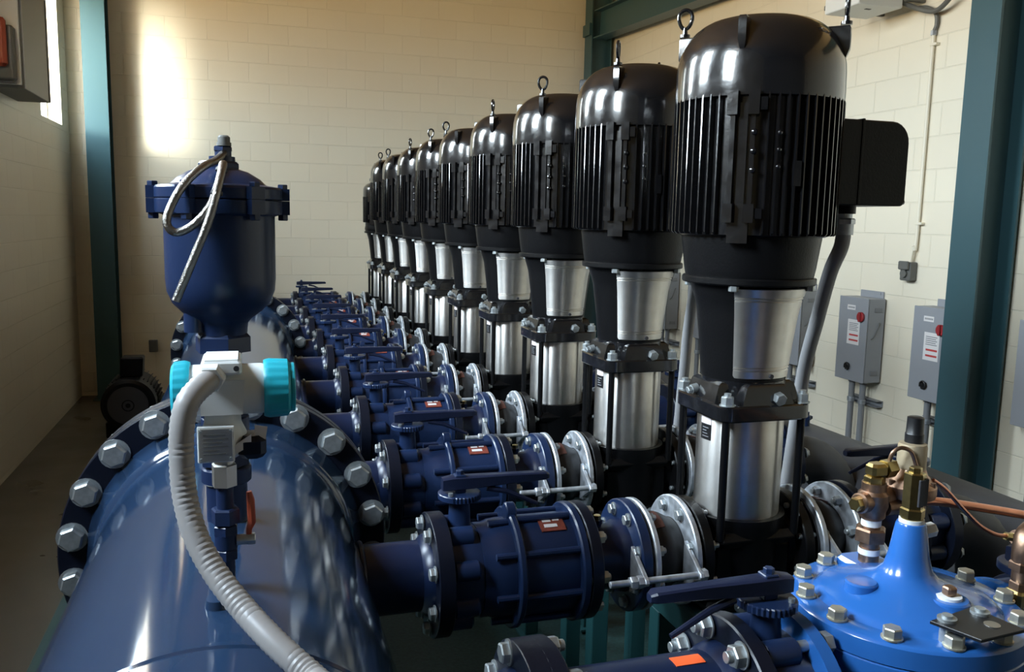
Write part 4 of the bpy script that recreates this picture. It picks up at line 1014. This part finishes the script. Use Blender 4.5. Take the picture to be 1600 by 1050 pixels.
# low sun through the far left window
sl = bpy.data.lights.new('sun_beam', 'SPOT'); sl.energy = 24000; sl.color = (1, .96, .86); sl.spot_size = radians(16); sl.spot_blend = 1.; sl.shadow_soft_size = .8
so = bpy.data.objects.new('sun_beam', sl); COL.objects.link(so)
tgt = Vector((-.88, 9.67, H + 1.06)); so.location = tgt - Vector((.79, .77, -.16)).normalized() * 4.6
so.rotation_euler = (tgt - so.location).to_track_quat('-Z', 'Y').to_euler()
# hazy bright sky over warm sunlit ground, seen only through the windows
w = bpy.data.worlds.new('World'); SC.world = w; w.use_nodes = True
nt = w.node_tree; N = nt.nodes; bg = N['Background']
tc = N.new('ShaderNodeTexCoord'); sx = N.new('ShaderNodeSeparateXYZ'); cr = N.new('ShaderNodeValToRGB')
mr = N.new('ShaderNodeMapRange'); mr.inputs['From Min'].default_value = -1; mr.inputs['From Max'].default_value = 1
nt.links.new(tc.outputs['Generated'], sx.inputs[0]); nt.links.new(sx.outputs['Z'], mr.inputs['Value'])
nt.links.new(mr.outputs['Result'], cr.inputs['Fac']); nt.links.new(cr.outputs['Color'], bg.inputs['Color'])
e = cr.color_ramp.elements
e[0].position = .0; e[0].color = (.66, .43, .19, 1)
e[1].position = .485; e[1].color = (.70, .47, .22, 1)
for p_, c_ in ((.51, (.75, .81, .84, 1)), (.60, (.92, 1.01, 1.09, 1)), (.70, (1.5, 1.7, 1.88, 1)), (1.0, (.9, 1.1, 1.4, 1))):
    q = e.new(p_); q.color = c_
bg.inputs['Strength'].default_value = 40.
for i, (a, b) in enumerate(wins):
    l = area('window_portal', (XL - .19, (a + b) / 2, (WZ0 + WZ1) / 2), (0, radians(-90), 0), WZ1 - WZ0, b - a, 1, (1, 1, 1))
    l.data.cycles.is_portal = True

# ------------------------------------------------------------------ camera
yaw, pitch, roll = .3016, -.1351, .02
F = Vector((sin(yaw) * cos(pitch), cos(yaw) * cos(pitch), sin(pitch)))
r = Vector((cos(yaw), -sin(yaw), 0)); u = r.cross(F)
Rv = r * cos(roll) + u * sin(roll); Uv = -r * sin(roll) + u * cos(roll)
cam = bpy.data.cameras.new('Camera'); cam.sensor_width = 36; cam.lens = 1330 / 1600 * 36; cam.clip_start = .02; cam.clip_end = 100
co = bpy.data.objects.new('Camera', cam); COL.objects.link(co)
mw = Matrix.Identity(4)
for i in range(3): mw[i][0] = Rv[i]; mw[i][1] = Uv[i]; mw[i][2] = -F[i]
mw[0][3], mw[1][3], mw[2][3] = 0, 0, H
co.matrix_world = mw
SC.camera = co
SC.view_settings.view_transform = 'Standard'; SC.view_settings.look = 'None'
SC.view_settings.gamma = 1; SC.view_settings.use_curve_mapping = False
SC.view_settings.exposure = .32
SC.cycles.use_denoising = True
SC.cycles.max_bounces = 8; SC.cycles.diffuse_bounces = 4; SC.cycles.glossy_bounces = 4
SC.cycles.sample_clamp_indirect = 8
